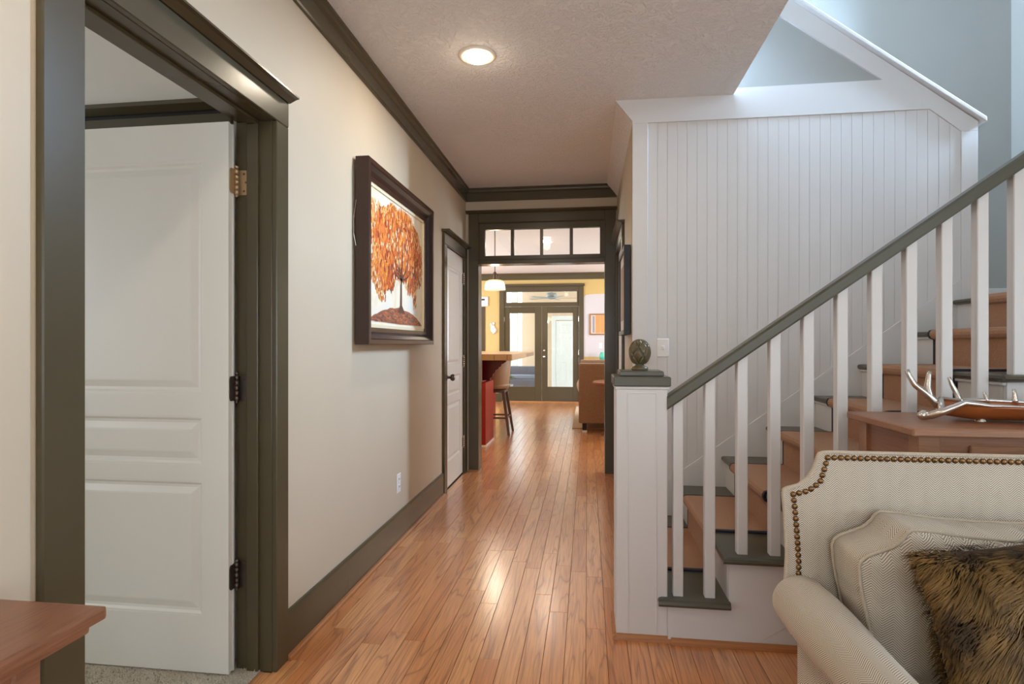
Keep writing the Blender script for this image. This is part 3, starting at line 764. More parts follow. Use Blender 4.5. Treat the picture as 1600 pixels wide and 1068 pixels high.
# finial: egg with a raised diamond lattice on a turned foot
fx, fy, fz = .224, 2.512, 1.112
fn = NB()
lathe(fn, [(.034, fz), (.036, fz + .006), (.033, fz + .014), (.020, fz + .021), (.018, fz + .026), (.023, fz + .031)], fx, fy, 24)
SEG = 96; rings = []
for q in range(41):
    ph = math.radians(-62 + 152 * q / 40); sb = math.sin(math.radians(62)); t = (math.sin(ph) + sb) / (1 + sb)
    r = .0472 * max(.008, math.cos(ph)) ** .92; ring = []
    for i in range(SEG):
        a = 2 * PI * i / SEG; h = t * 1.45
        g1 = abs(((a / (2 * PI) * 6 + h + .25) % 1) - .5) * 2; g2 = abs(((a / (2 * PI) * 6 - h + .25) % 1) - .5) * 2
        g = min(1, min(g1, g2) / .17); rr = r - .009 * (1 - g) ** .9 * min(1, (1 - t) * 6)
        ring.append(fn.verts.new((fx + rr * math.cos(a), fy + rr * math.sin(a), fz + .027 + .108 * t)))
    rings.append(ring)
for a, b in zip(rings, rings[1:]):
    for i in range(SEG): fn.faces.new((a[i], a[(i + 1) % SEG], b[(i + 1) % SEG], b[i]))
obj('finial', fn, M['finial'], nw, label='bronze-green pineapple finial', smooth=True)
# handrail and balusters
rail = lambda X: 1.013 + .7115 * (X - .33)
rl = NB(); X0, X1 = .325, 2.10
pr = [(2.405, -.055), (2.477, -.055), (2.480, -.046), (2.480, -.010), (2.472, 0), (2.410, 0), (2.402, -.010), (2.402, -.046)]
lo = [rl.verts.new((X0, y, rail(X0) + dz)) for y, dz in pr]; hi = [rl.verts.new((X1, y, rail(X1) + dz)) for y, dz in pr]
rl.faces.new(lo[::-1]); rl.faces.new(hi)
for i in range(len(pr)): rl.faces.new((lo[i], lo[(i + 1) % 8], hi[(i + 1) % 8], hi[i]))
obj('handrail', rl, M['treadp'], st, label='grey-olive handrail')
for k in range(13):
    X = .3715 + .1272 * k
    n = 1
    while nose(n + 1) < X - .0: n += 1
    zb = RISE * n; w = .0205
    bm = NB(); v = []
    for (dx, dy) in ((-w, -w), (w, -w), (w, w), (-w, w)): v.append((bm.verts.new((X + dx, 2.441 + dy, zb)), bm.verts.new((X + dx, 2.441 + dy, rail(X + dx) - .052))))
    for i in range(4): bm.faces.new((v[i][0], v[(i + 1) % 4][0], v[(i + 1) % 4][1], v[i][1]))
    bm.faces.new([q[0] for q in v][::-1]); bm.faces.new([q[1] for q in v])
    bmesh.ops.bevel(bm, geom=[e for e in bm.edges if abs(e.verts[0].co.x - e.verts[1].co.x) < 1e-6 and abs(e.verts[0].co.y - e.verts[1].co.y) < 1e-6], offset=.003, segments=1, affect='EDGES')
    obj('baluster', bm, M['white'], st)
obj('upper_newel', B(2.06, 2.16, 2.39, 2.49, 1.2, 2.6, .004), M['white'], st)
# carpet runner
ru = thing('stair_runner', 'tan carpet runner with navy bound edges', None, (1.2, 3.0, .0), parent=st)
RY_0, RY_1 = 2.69, 3.31
def step_profile(n):
    x0 = nose(n); z = RISE * n; zl = RISE * (n - 1); xr = x0 + .026
    off = [(xr - .010, zl + (.010 if n > 1 else .002)), (xr - .010, z - .045), (x0 - .004, z - .036), (x0 - .012, z - .022), (x0 - .012, z - .008), (x0 - .004, z + .006), (x0 + .012, z + .010)]
    if n < 8: off += [(nose(n + 1) + .016, z + .010)]
    else: off += [(x0 + .1, z + .010)]
    inn = [(xr, zl), (xr, z - .03), (x0 + .006, z - .028), (x0 - .001, z - .018), (x0 - .001, z - .010), (x0 + .004, z - .003), (x0 + .014, z)]
    if n < 8: inn += [(nose(n + 1) + .026, z)]
    else: inn += [(x0 + .1, z)]
    return off, inn
for n in range(1, 9):
    off, inn = step_profile(n)
    for nm, y0, y1, mt, lab in (('carpet_step', RY_0 + .02, RY_1 - .02, M['runner'], None), ('edge_binding', RY_0, RY_0 + .02, M['binding'], None), ('edge_binding', RY_1 - .02, RY_1, M['binding'], None)):
        bm = NB(); lo = [[bm.verts.new((x, y, z)) for x, z in off] for y in (y0, y1)]; li = [[bm.verts.new((x, y, z)) for x, z in inn] for y in (y0, y1)]
        for i in range(len(off) - 1):
            bm.faces.new((lo[0][i], lo[0][i + 1], lo[1][i + 1], lo[1][i])); bm.faces.new((li[0][i], li[1][i], li[1][i + 1], li[0][i + 1]))
            for k in (0, 1): bm.faces.new((lo[k][i], li[k][i], li[k][i + 1], lo[k][i + 1]))
        for i in (0, -1): bm.faces.new((lo[0][i], lo[1][i], li[1][i], li[0][i]))
        obj(nm, bm, mt, ru, smooth=False)

# ================================================================== recessed lights
def can_light(x, y, label, power, group, r=.098):
    t = thing('recessed_light', label, 'ceiling light', (x, y, ZC - .04), group=group)
    obj('trim_ring', lathe(NB(), [(r, ZC), (r, ZC - .006), (r - .012, ZC - .011), (r - .03, ZC - .005), (r - .034, ZC - .001)], x, y, 40, cap=False), M['trimring'], t, smooth=True)
    obj('bulb', lathe(NB(), [(.058, ZC - .001), (.058, ZC - .012), (.05, ZC - .026), (.03, ZC - .036), (.001, ZC - .04)], x, y, 32, cap=False), M['bulb'], t, smooth=True)
    d = bpy.data.lights.new('recessed_lamp', 'POINT'); d.energy = power * .06; d.color = WARM; d.shadow_soft_size = .05
    o = bpy.data.objects.new('recessed_lamp', d); COL.objects.link(o); o.location = (x, y, ZC - .13)
    d = bpy.data.lights.new('recessed_beam', 'AREA'); d.shape = 'DISK'; d.size = .11; d.energy = power; d.color = WARM
    o = bpy.data.objects.new('recessed_beam', d); COL.objects.link(o); o.location = (x, y, ZC - .045)
can_light(-.565, 2.90, 'lit recessed light in the textured hall ceiling', 7, 'recessed ceiling lights')
can_light(-.565, .6, 'added recessed light in the hall ceiling above the viewer', 6, 'recessed ceiling lights')  # unseen lamp added; lights the newel from the front
can_light(-.58, 8.3, 'recessed light of the far room seen through the transom', 5, 'recessed ceiling lights')
can_light(-2.6, 8.0, 'recessed light over the kitchen left of the bar', 14, 'recessed ceiling lights')
can_light(1.4, 9.6, 'recessed light over the far living area', 14, 'recessed ceiling lights')

# ================================================================== painting of an autumn tree
FY0, FY1, FZ0, FZ1 = 2.735, 3.945, 1.223, 2.170
FXb, FXf = XL + .012, XL + .085
pt = thing('framed_painting', 'deep espresso-framed painting of an orange autumn tree', 'painting', (XL + .05, (FY0 + FY1) / 2, FZ0))
def frame_side(bm, prof):
    """prof: (inset, x) loop swept mitred round the rectangle"""
    rs = []
    for ins, X in prof: rs.append([bm.verts.new((X, y, z)) for y, z in ((FY0 + ins, FZ0 + ins), (FY1 - ins, FZ0 + ins), (FY1 - ins, FZ1 - ins), (FY0 + ins, FZ1 - ins))])
    n = len(rs)
    for i in range(n):
        a, b = rs[i], rs[(i + 1) % n]
        for k in range(4): bm.faces.new((a[k], a[(k + 1) % 4], b[(k + 1) % 4], b[k]))
bm = NB(); frame_side(bm, [(0, FXb), (0, FXf - .003), (.003, FXf), (.024, FXf), (.028, FXf - .004), (.03, FXb)])
obj('outer_frame', bm, M['frame'], pt)
bm = NB(); frame_side(bm, [(.0301, FXf - .006), (.05, FXf - .02), (.066, FXf - .038), (.066, FXb), (.0301, FXb)])
obj('inner_cove', bm, M['framein'], pt)
bm = NB(); frame_side(bm, [(.0661, FXf - .036), (.088, FXf - .036), (.09, FXf - .04), (.09, FXb), (.0661, FXb)])
obj('inner_lip', bm, M['frame'], pt)
CI = .0905; cX = FXf - .05
def canvas_mat():
    m, nt, b = newmat('painted_canvas'); b.inputs['Roughness'].default_value = .6
    v = coords(nt); n = noise(nt, v, 5, 4, .6, .5)
    nt.links.new(ramp(nt, n, [(.3, srgb(226, 206, 170)), (.5, srgb(240, 226, 198)), (.7, srgb(228, 224, 214))]), b.inputs['Base Color'])
    bump(nt, b, noise(nt, v, 300, 2), .1, .002); return m
obj('canvas', B(cX - .015, cX, FY0 + CI, FY1 - CI, FZ0 + CI, FZ1 - CI), canvas_mat(), pt)
cy0, cy1, cz0, cz1 = FY0 + CI, FY1 - CI, FZ0 + CI, FZ1 - CI
bm = NB()
for q in ((cy0, cy1, cz0, cz0 + .018), (cy0, cy1, cz1 - .018, cz1), (cy0, cy0 + .018, cz0, cz1), (cy1 - .018, cy1, cz0, cz1)): box(bm, cX, cX + .007, q[0], q[1], q[2], q[3])
obj('fillet', bm, plain('cream_fillet', (232, 214, 178), .5), pt)
def stroke_mat():
    m, nt, b = newmat('brush_strokes'); b.inputs['Roughness'].default_value = .5
    a = nt.nodes.new('ShaderNodeVertexColor'); a.layer_name = 'col'; nt.links.new(a.outputs[0], b.inputs['Base Color']); return m
SM = stroke_mat()
def strokes(items, name):
    bm = NB(); cl = bm.loops.layers.float_color.new('col')
    for (pts, X, c) in items:
        f = bm.faces.new([bm.verts.new((X, cy0 + (cy1 - cy0) * u, cz0 + (cz1 - cz0) * v)) for u, v in pts])
        for l in f.loops: l[cl] = c
    return objraw(name, bm, SM, pt, kind='stuff')
Rp = random.Random(3)
def blob(u, v, su, sv, ang, n=7):
    return [(u + (math.cos(a) * su * math.cos(ang) - math.sin(a) * sv * math.sin(ang)) * Rp.uniform(.7, 1.15), v + (math.cos(a) * su * math.sin(ang) + math.sin(a) * sv * math.cos(ang)) * Rp.uniform(.7, 1.15)) for a in [2 * PI * i / n for i in range(n)]]
cols = [(228, 140, 52), (214, 112, 40), (196, 84, 30), (170, 62, 26), (236, 164, 84), (142, 60, 34), (120, 70, 52), (200, 100, 44), (222, 124, 60)]
it = []
def crown_r(a):   # crown outline round (0.5, .56)
    return .475 + .045 * math.sin(5 * a + 1) + .03 * math.sin(11 * a)
zlev = 0
for i in range(4600):
    a = Rp.uniform(0, 2 * PI); r = Rp.random() ** .55 * crown_r(a)
    u = .5 + 1.06 * r * math.cos(a); v = .585 + .88 * r * math.sin(a)
    if v < .40 and abs(u - .52) < .20 * (1 - (v - .1) / .6): continue
    if v < .30 and abs(u - .52) < .25: continue
    if not (.03 < u < .965 and .2 < v < .95): continue
    edge = r / crown_r(a)
    w = [3, 3, 3, 2, 2, 1, .6, 2, 2] if v > .5 else [1, 2, 3, 3, .6, 3, 2.2, 2, 1]
    if u < .3: w = [4, 4, 2, 1, 3, .5, .2, 2, 3]
    c = Rp.choices(cols, w)[0]; s = (.0185 if edge < .8 else .0125) * Rp.uniform(.6, 1.3)
    if edge > .8 and Rp.random() < .35: c = (238, 190, 118)
    it.append((blob(u, v, s * .55, s * 1.5, Rp.uniform(-.35, .35)), cX + .0006 + .0000003 * i, srgb(*c)))
for i in range(60):  # light gaps in the leaves
    u, v = .5 + Rp.gauss(0, .2), .62 + Rp.gauss(0, .15)
    if .05 < u < .95: it.append((blob(u, v, .008, .022, Rp.uniform(-.3, .3)), cX + .0024, srgb(240, 214, 168)))
strokes(it, 'painted_leaves')
it = []
def limb(p, q, w0, w1, c, X):
    dx, dy = q[0] - p[0], q[1] - p[1]; L = math.hypot(dx, dy); nx, ny = -dy / L, dx / L
    it.append(([(p[0] + nx * w0, p[1] + ny * w0), (p[0] - nx * w0, p[1] - ny * w0), (q[0] - nx * w1, q[1] - ny * w1), (q[0] + nx * w1, q[1] + ny * w1)], X, c))
BR = srgb(92, 54, 40)
mound = [(.02, .05)] + [(.02 + .93 * t, .05 + .115 * math.sin(PI * t) ** .8 + Rp.uniform(-.006, .006)) for t in [k / 24 for k in range(1, 24)]] + [(.95, .045), (.5, .04)]
it.append((mound, cX + .0026, srgb(156, 88, 56)))
for i in range(160):
    u = Rp.uniform(.08, .9); t = (u - .02) / .93; v = .05 + Rp.random() * .1 * math.sin(PI * t); c = Rp.choice([(120, 64, 46), (176, 98, 60), (104, 84, 76), (190, 112, 70), (92, 66, 60)])
    it.append((blob(u, v, .022, .007, Rp.uniform(-.3, .3)), cX + .0028 + i * 1e-6, srgb(*c)))
limb((.525, .14), (.53, .42), .017, .010, BR, cX + .003)
it.append(([(.46, .13), (.60, .13), (.545, .19), (.51, .19)], cX + .00305, BR))
for q, w in (((.40, .58), .007), ((.47, .64), .007), ((.56, .66), .008), ((.66, .60), .007), ((.36, .49), .005), ((.72, .50), .005)):
    m_ = ((.53 + q[0]) / 2 + (q[0] - .53) * .12, (.40 + q[1]) / 2 - .02); limb((.53, .39), m_, .008, w, BR, cX + .0031); limb(m_, q, w, .002, BR, cX + .0031)
strokes(it, 'painted_trunk')
obj('hanging_wire', tube(NB(), [(FXb + .004, FY0 - .001, 1.95), (FXb - .004, FY0 - .012, 1.86), (FXb - .004, FY0 - .013, 1.78), (FXb + .003, FY0 - .002, 1.72)], .0022, 6), M['silver'], pt)

# picture on the right hall wall, seen nearly edge-on
pr_ = thing('framed_picture', 'black-framed picture seen edge-on beside the panelled wall', 'picture', (XR - .02, 4.0, 1.287))
bm = NB(); ya, yb, za, zb = 3.70, 4.29, 1.287, 1.86
for q in ((ya, ya + .03, za, zb), (yb - .03, yb, za, zb), (ya + .03, yb - .03, za, za + .03), (ya + .03, yb - .03, zb - .03, zb)): box(bm, XR - .046, XR - .004, q[0], q[1], q[2], q[3], .002)
obj('frame', bm, M['black'], pr_)
obj('mat_board', B(XR - .034, XR - .008, ya + .03, yb - .03, za + .03, zb - .03), plain('white_mat_board', (226, 214, 200), .6), pr_)
obj('print', B(XR - .0355, XR - .034, ya + .1, yb - .1, za + .1, zb - .1), paint('tan_print', (186, 140, 108), .6, 8, .02, .2), pr_)

# plates
def outlet(loc, nrm):
    pass
ol = thing('outlet', 'white duplex outlet low on the left hall wall', 'outlet', (XL, 3.42, .30))
obj('plate', B(XL, XL + .006, 3.385, 3.457, .302, .420, .003), M['plate'], ol)
for zz in (.338, .384):
    s_ = obj('socket', B(XL + .006, XL + .009, 3.405, 3.437, zz - .016, zz + .016, .003), M['plate'], ol)
    for dy in (-.007, .007): obj('slot', B(XL + .0088, XL + .0096, 3.421 + dy - .0015, 3.421 + dy + .0015, zz - .004, zz + .008), M['dark'], s_)
sw_ = thing('light_switch', 'white toggle switch plate on the beadboard wall', 'switch', (.456, PF, 1.147))
obj('plate', B(.42, .492, YB - .014, YB - .006, 1.147, 1.258, .003), M['plate'], sw_)
obj('toggle', B(.450, .462, YB - .026, YB - .0135, 1.196, 1.214, .002), M['plate'], sw_)
bm = NB(); box(bm, .446, .466, YB - .0155, YB - .0135, 1.19, 1.216, .001); obj('toggle_collar', bm, M['plate'], sw_)
for zz in (1.172, 1.233): obj('screw', cyl(NB(), (.456, YB - .0155, zz), (.456, YB - .0138, zz), .0035, 8), M['plate'], sw_)

# ================================================================== cream sofa in the foreground
so = thing('nailhead_sofa', 'cream herringbone sofa with brass nailhead trim and notched back', 'sofa', (1.35, 1.25, 0))
SX1 = 2.35
half = [(.572, .40), (.557, .551), (.560, .628), (.554, .756), (.550, .800), (.553, .812), (.562, .818), (.594, .828), (.618, .848), (.633, .874), (.640, .896), (.645, .912), (.650, .919), (.660, .922)]
mir = [(2 * 1.45 - x, z) for x, z in half][::-1]
outline = half + mir
bm = NB()
cxo = 1.45; shr = lambda p, k: (cxo + (p[0] - cxo) * (1 - .05 * k), .40 + (p[1] - .40) * (1 - .05 * k))
lp3 = [[bm.verts.new((*(lambda q: (q[0], y, q[1]))(shr(p, k)),)) for p in outline] for y, k in ((1.70, .08), (1.703, 0), (1.72, 0), (1.815, 1))]
bm.faces.new(lp3[0][::-1]); bm.faces.new(lp3[-1])
for a, b in zip(lp3, lp3[1:]):
    for i in range(len(a)): bm.faces.new((a[i], a[(i + 1) % len(a)], b[(i + 1) % len(a)], b[i]))
bm.normal_update(); bmesh.ops.triangulate(bm, faces=[f for f in bm.faces if len(f.verts) > 4], ngon_method='EAR_CLIP')
obj('back_frame', bm, M['linen'], so, uv=True)
wl_ = resample([(x, 1.701, z) for x, z in outline[1:-1]], .012)
obj('back_welt', tube(NB(), wl_, .0055, 8), M['linenp'], so, smooth=True)
nl = [(.590, .561), (.591, .61), (.586, .693), (.581, .757), (.576, .802), (.603, .807), (.630, .821), (.649, .841), (.657, .868), (.663, .890), (.668, .907)]
path = resample([(x, 0, z) for x, z in nl] + [(2.9 - x, 0, z) for x, z in nl[::-1]], .0172)
hemi = NB(); bmesh.ops.create_uvsphere(hemi, u_segments=10, v_segments=6, radius=.0082)
for v in hemi.verts: v.co.y *= .6
for f in hemi.faces: f.smooth = True
hme = bpy.data.meshes.new('nail'); hemi.to_mesh(hme); hemi.free(); hme.materials.append(M['nail'])
for p in path:
    o = bpy.data.objects.new('nail', hme); COL.objects.link(o); o.parent = so; o.location = Vector((p.x, 1.699, p.z)) - WL[so.name]
# rolled arms
def arm(cx, sgn):
    def fn(u, v):
        y = 1.715 - v * .86
        a = PI * (1.28 - 1.5 * u) if sgn == 1 else PI * (-.28 + 1.5 * u)
        r = .072 * (1 + .05 * math.sin(v * 9)); rr = r * (1.0 if v > .02 else .85)
        cz = .502 + .012 * math.sin(v * PI)
        return (cx + rr * math.cos(a) * 1.02, y, cz + rr * math.sin(a))
    bm = NB(); grid(bm, fn, 28, 40, .36, .86)
    bm.verts.ensure_lookup_table()
    n0 = [v for v in bm.verts if abs(v.co.y - 1.715) < 1e-5]; n1 = [v for v in bm.verts if abs(v.co.y - .855) < 1e-5]
    bm.faces.new(n0); bm.faces.new(n1)
    obj('arm_roll', bm, M['linen'], so, smooth='auto')
    bx0, bx1 = (cx - .008, cx + .065) if sgn == 1 else (cx - .065, cx + .008)
    obj('arm_panel', B(bx0, bx1, .87, 1.70, .10, .52, .012), M['linen'], so, uv=True)
    ring = [(cx + .066 * math.cos(t), .852, .502 + .066 * math.sin(t)) for t in [2 * PI * i / 32 for i in range(32)]]
    obj('arm_welt', tube(NB(), ring, .005, 6, True), M['linenp'], so, smooth=True)
arm(.592, 1); arm(2.308, -1)
obj('seat_base', B(.66, 2.24, .90, 1.70, .10, .26, .012), M['linen'], so, uv=True)
for X in (.62, 2.28):
    for Y in (.93, 1.75):
        obj('foot', lathe(NB(), [(.018, 0), (.026, .05), (.03, .1)], X, Y, 14), M['tabley'], so)
def cushion(name, loop, yb, yf, bulge, lean, mat, wr=.005, step=.016, parent=so):
    """boxed cushion: loop in (x,z); yb back plane, yf front plane; lean moves the top back"""
    L = resample([(x, 0, z) for x, z in loop], step, True); n = len(L)
    cx = sum(p.x for p in L) / n; cz = sum(p.z for p in L) / n
    zmin = min(p.z for p in L)
    bm = NB(); uvl = bm.loops.layers.uv.verify(); rings = []
    yl = lambda z: lean * (z - zmin)
    NBAND = 6
    Rr = random.Random(11)
    jit = [Rr.uniform(-1, 1) for _ in range(n)]
    def add(s, yfun, off=0, wrk=0):
        r = []
        for i, p in enumerate(L):
            q = Vector((cx + (p.x - cx) * s, 0, cz + (p.z - cz) * s)); d = Vector((p.x - cx, 0, p.z - cz)).normalized()
            q += d * (off + wrk * jit[i])
            q.y = yfun + yl(q.z); r.append(bm.verts.new(q))
        rings.append(r)
    for s in (.0, .35, .7, .94): add(max(s, .001), yb)
    for k in range(NBAND + 1):
        t = k / NBAND; add(1, yb + (yf - yb) * t, .008 * math.sin(PI * t), wr * math.sin(PI * t))
    for s in (.97, .92, .84, .74, .62, .48, .32, .16, .001):
        add(s, yf - bulge * (1 - s ** 2.6) ** .75, 0, wr * .7 * s if s > .8 else 0)
    for a, b in zip(rings, rings[1:]):
        for i in range(n): bm.faces.new((a[i], a[(i + 1) % n], b[(i + 1) % n], b[i]))
    band = range(3, 4 + NBAND)
    bm.normal_update()
    boxuv(bm)
    bmesh.ops.recalc_face_normals(bm, faces=bm.faces[:])
    c = objraw(name, bm, mat, parent, smooth=True)
    for yy, wk in ((yf, 0), (yb, 0)):
        loop3 = [(cx + (p.x - cx) * 1.004, yy + yl(p.z), cz + (p.z - cz) * 1.004) for p in L]
        obj('piping', tube(NB(), loop3, .0048, 6, True), M['linenp'], c, smooth=True)
    return c
cl = [(.790, .768), (.777, .757), (.767, .738), (.744, .722), (.690, .700), (.677, .692), (.670, .673), (.673, .629), (.680, .59), (.688, .552), (.696, .514), (.706, .47), (.715, .42), (.72, .40), (1.42, .40), (1.432, .42), (1.432, .73), (1.40, .748), (1.027, .750), (.915, .756), (.825, .767)]
cushion('back_cushion', cl, 1.672, 1.515, .05, .0, M['linen'])
cushion('back_cushion', [(2.9 - x, z) for x, z in cl], 1.672, 1.515, .05, .0, M['linen'])
obj('seat_cushion', B(.67, 1.445, .86, 1.60, .262, .36, .03), M['linen'], so, uv=True)
obj('seat_cushion', B(1.455, 2.23, .86, 1.60, .262, .36, .03), M['linen'], so, uv=True)

# fur pillow
fp = thing('fur_pillow', 'shaggy brown fur pillow on the cream sofa', 'pillow', (.93, 1.37, .43))
ang = -.22; PC = Vector((.955, 1.345, .588)); hs = .208
def pil(u, v, side):
    a = 2 * u - 1; b = 2 * v - 1
    e = max(0, (1 - a ** 4)) ** .5 * max(0, (1 - b ** 4)) ** .5
    pin = 1 - .06 * (1 - a * a) * abs(b) ** 3 * 1.0; pin2 = 1 - .06 * (1 - b * b) * abs(a) ** 3
    X = a * hs * pin2; Z = b * hs * pin; Y = side * (.075 * e)
    x = X * math.cos(ang) + Z * math.sin(-ang) * -1 * -1; z = -X * math.sin(ang) * -1 + Z * math.cos(ang)
    x = X * math.cos(ang) - Z * math.sin(ang); z = X * math.sin(ang) * 1 + Z * math.cos(ang)
    return Vector((PC.x + x * 1.0, PC.y + Y + .18 * (z), PC.z + z))
ang = .16
bm = NB(); grid(bm, lambda u, v: pil(u, v, -1), 24, 24); grid(bm, lambda u, v: pil(u, v, 1), 24, 24)
bmesh.ops.remove_doubles(bm, verts=bm.verts[:], dist=1e-4)
obj('pillow_body', bm, plain('brown_pillow_hide', (62, 44, 24), .9), fp, smooth=True)
def fur_mat():
    m, nt, b = newmat('brown_fur'); b.inputs['Roughness'].default_value = .55; b.inputs['Specular IOR Level'].default_value = .3
    a = nt.nodes.new('ShaderNodeVertexColor'); a.layer_name = 'col'; nt.links.new(a.outputs[0], b.inputs['Base Color']); return m
fb = NB(); fcl = fb.loops.layers.float_color.new('col')
Rf = random.Random(5)
from mathutils import noise as mnoise
d_dark, d_mid, d_tip = Vector(srgb(40, 28, 12)[:3]), Vector(srgb(78, 56, 26)[:3]), Vector(srgb(160, 122, 64)[:3])
for i in range(26000):
    side = -1 if Rf.random() < .86 else 1
    u, v = Rf.random(), Rf.random()
    p = pil(u, v, side); e = .01
    du = pil(min(1, u + e), v, side) - pil(max(0, u - e), v, side); dv = pil(u, min(1, v + e), side) - pil(u, max(0, v - e), side)
    nn = du.cross(dv)
    if nn.length < 1e-9: continue
    nn.normalize()
    if nn.y * side < 0: nn = -nn
    w = mnoise.noise_vector(p * 9.0); w2 = mnoise.noise_vector(p * 30.0)
    flow = Vector((-.55 + w.x * .9 + w2.x * .35, 0, -.75 + w.z * .9 + w2.z * .35))
    t = flow - nn * flow.dot(nn)
    edge = min(u, 1 - u, v, 1 - v)
    L = Rf.uniform(.026, .05) * (1 if edge > .03 else .8)
    lift = .50 if edge > .04 else .3
    q1 = p + nn * L * lift * .7 + t * L * .30; q2 = p + nn * L * lift + t * L * .95
    s = t.cross(nn);
    if s.length < 1e-9: continue
    s = s.normalized() * .0011
    tone = .45 + 1.2 * mnoise.noise(p * 11.0) + .6 * mnoise.noise(p * 45) + Rf.uniform(-.15, .15); tone = max(0, min(1, tone))
    c_tip = d_mid.lerp(d_tip, tone); c_root = d_dark
    vs = [fb.verts.new(x) for x in (p - s, p + s, q1 + s * .9, q1 - s * .9, q2)]
    f1 = fb.faces.new((vs[0], vs[1], vs[2], vs[3])); f2 = fb.faces.new((vs[3], vs[2], vs[4]))
    for l in f1.loops: l[fcl] = (*(c_root if l.vert in vs[:2] else c_root.lerp(c_tip, .6)), 1)
    for l in f2.loops: l[fcl] = (*(c_root.lerp(c_tip, .6) if l.vert is not vs[4] else c_tip), 1)
objraw('fur', fb, fur_mat(), fp, kind='stuff')

# ================================================================== console table behind the sofa, antler tray
tx0, tx1, ty0, ty1, tz = .985, 2.2, 1.884, 2.335, .968
ct = thing('console_table', 'brown wooden console table between the sofa and the stairs', 'table', ((tx0 + tx1) / 2, (ty0 + ty1) / 2, 0))
obj('table_top', B(tx0, tx1, ty0, ty1, tz - .027, tz, .005), M['table'], ct)
i_ = .03
for X in (tx0 + i_, tx1 - i_ - .065):
    for Y in (ty0 + i_, ty1 - i_ - .055): obj('leg', B(X, X + .065, Y, Y + .055, 0, tz - .027, .003), M['table'], ct)
obj('end_apron', B(tx0 + i_ + .012, tx0 + i_ + .03, ty0 + i_ + .055, ty1 - i_ - .055, tz - .20, tz - .027), M['tabley'], ct)
obj('end_apron', B(tx1 - i_ - .03, tx1 - i_ - .012, ty0 + i_ + .055, ty1 - i_ - .055, tz - .20, tz - .027), M['tabley'], ct)
obj('front_apron', B(tx0 + i_ + .065, tx1 - i_ - .065, ty0 + i_ + .012, ty0 + i_ + .03, tz - .20, tz - .027), M['table'], ct)
obj('back_apron', B(tx0 + i_ + .065, tx1 - i_ - .065, ty1 - i_ - .03, ty1 - i_ - .012, tz - .20, tz - .027), M['table'], ct)
for a, b in ((tx0 + .18, 1.56), (1.60, tx1 - .18)):
    d = obj('drawer', B(a, b, ty0 + i_ + .002, ty0 + i_ + .012, tz - .185, tz - .055, .003), M['table'], ct)
    obj('knob', sphere(NB(), ((a + b) / 2, ty0 + i_ - .008, tz - .12), .014), M['table'], d, smooth=True)
obj('lower_shelf', B(tx0 + i_, tx1 - i_, ty0 + i_, ty1 - i_, .16, .185, .003), M['table'], ct)

tr = thing('antler_tray', 'brown wooden tray with silver antler rim on the console table', 'tray', (1.6, 2.12, tz))
def dish(u, v):
    x = 1.185 + .76 * u; w = .125 * (math.sin(PI * (.06 + .88 * u)) ** .55)
    b = 2 * v - 1; z = tz + .010 + .043 * abs(b) ** 2.2 * (1 + .1 * math.sin(u * 9)) + .03 * max(0, abs(2 * u - 1) - .75) * 2
    return (x, 2.09 + b * w + .01 * math.sin(u * 7), z)
bm = NB(); grid(bm, dish, 36, 14)
r_ = bmesh.ops.extrude_face_region(bm, geom=bm.faces[:])
for v in [g for g in r_['geom'] if isinstance(g, bmesh.types.BMVert)]: v.co.z -= .006
obj('dish', bm, M['copper'], tr, smooth='auto')
rim = [dish(u, 0) for u in [i / 24 for i in range(25)]]; rim_f = [(1.118, 2.075, tz + .018), (1.135, 2.06, tz + .022), (1.16, 2.04, tz + .036)] + [(x, y, z + .002) for x, y, z in rim[1:]]
obj('antler_beam', tube(NB(), rim_f, [.015, .014, .012] + [max(.0026, .010 - .0017 * i) for i in range(24)], 10), M['silver'], tr, smooth=True)
rimb = [dish(u, 1) for u in [i / 24 for i in range(25)]]
bm = NB(); tube(bm, [(1.16, 2.05, tz + .036)] + [(x, y, z + .003) for x, y, z in rimb[1:]], [.011] + [.008 - .005 * i / 24 for i in range(24)], 10)
obj('antler_beam', bm, M['silver'], tr, smooth=True)
sphere_bm = NB(); sphere(sphere_bm, (1.118, 2.075, tz + .019), .018, 14, 10, (1.1, .9, .95)); obj('antler_burr', sphere_bm, M['silver'], tr, smooth=True)
for pts, rr in (([(1.20, 2.14, tz + .045), (1.165, 2.145, tz + .085), (1.13, 2.15, tz + .115), (1.112, 2.155, tz + .15), (1.108, 2.157, tz + .168)], .0105),
                ([(1.175, 2.145, tz + .07), (1.17, 2.15, tz + .105), (1.176, 2.155, tz + .135), (1.18, 2.158, tz + .162)], .0105),
                ([(1.30, 2.19, tz + .05), (1.292, 2.2, tz + .085), (1.279, 2.205, tz + .115), (1.272, 2.208, tz + .14)], .0085),
                ([(1.395, 2.205, tz + .05), (1.392, 2.21, tz + .07), (1.388, 2.212, tz + .088)], .006),
                ([(1.485, 2.21, tz + .05), (1.488, 2.215, tz + .078), (1.488, 2.22, tz + .098)], .0075),
                ([(1.62, 2.21, tz + .05), (1.63, 2.215, tz + .085), (1.625, 2.22, tz + .11)], .0075)):
    n = len(pts); obj('antler_tine', tube(NB(), resample(pts, .012), [1.35 * rr * (1 - .5 * i / max(1, len(resample(pts, .012)) - 1)) for i in range(len(resample(pts, .012)))], 10), M['silver'], tr, smooth=True)
for X in (1.30, 1.75): obj('tray_foot', lathe(NB(), [(.016, tz), (.014, tz + .008)], X, 2.09, 12), M['silver'], tr)

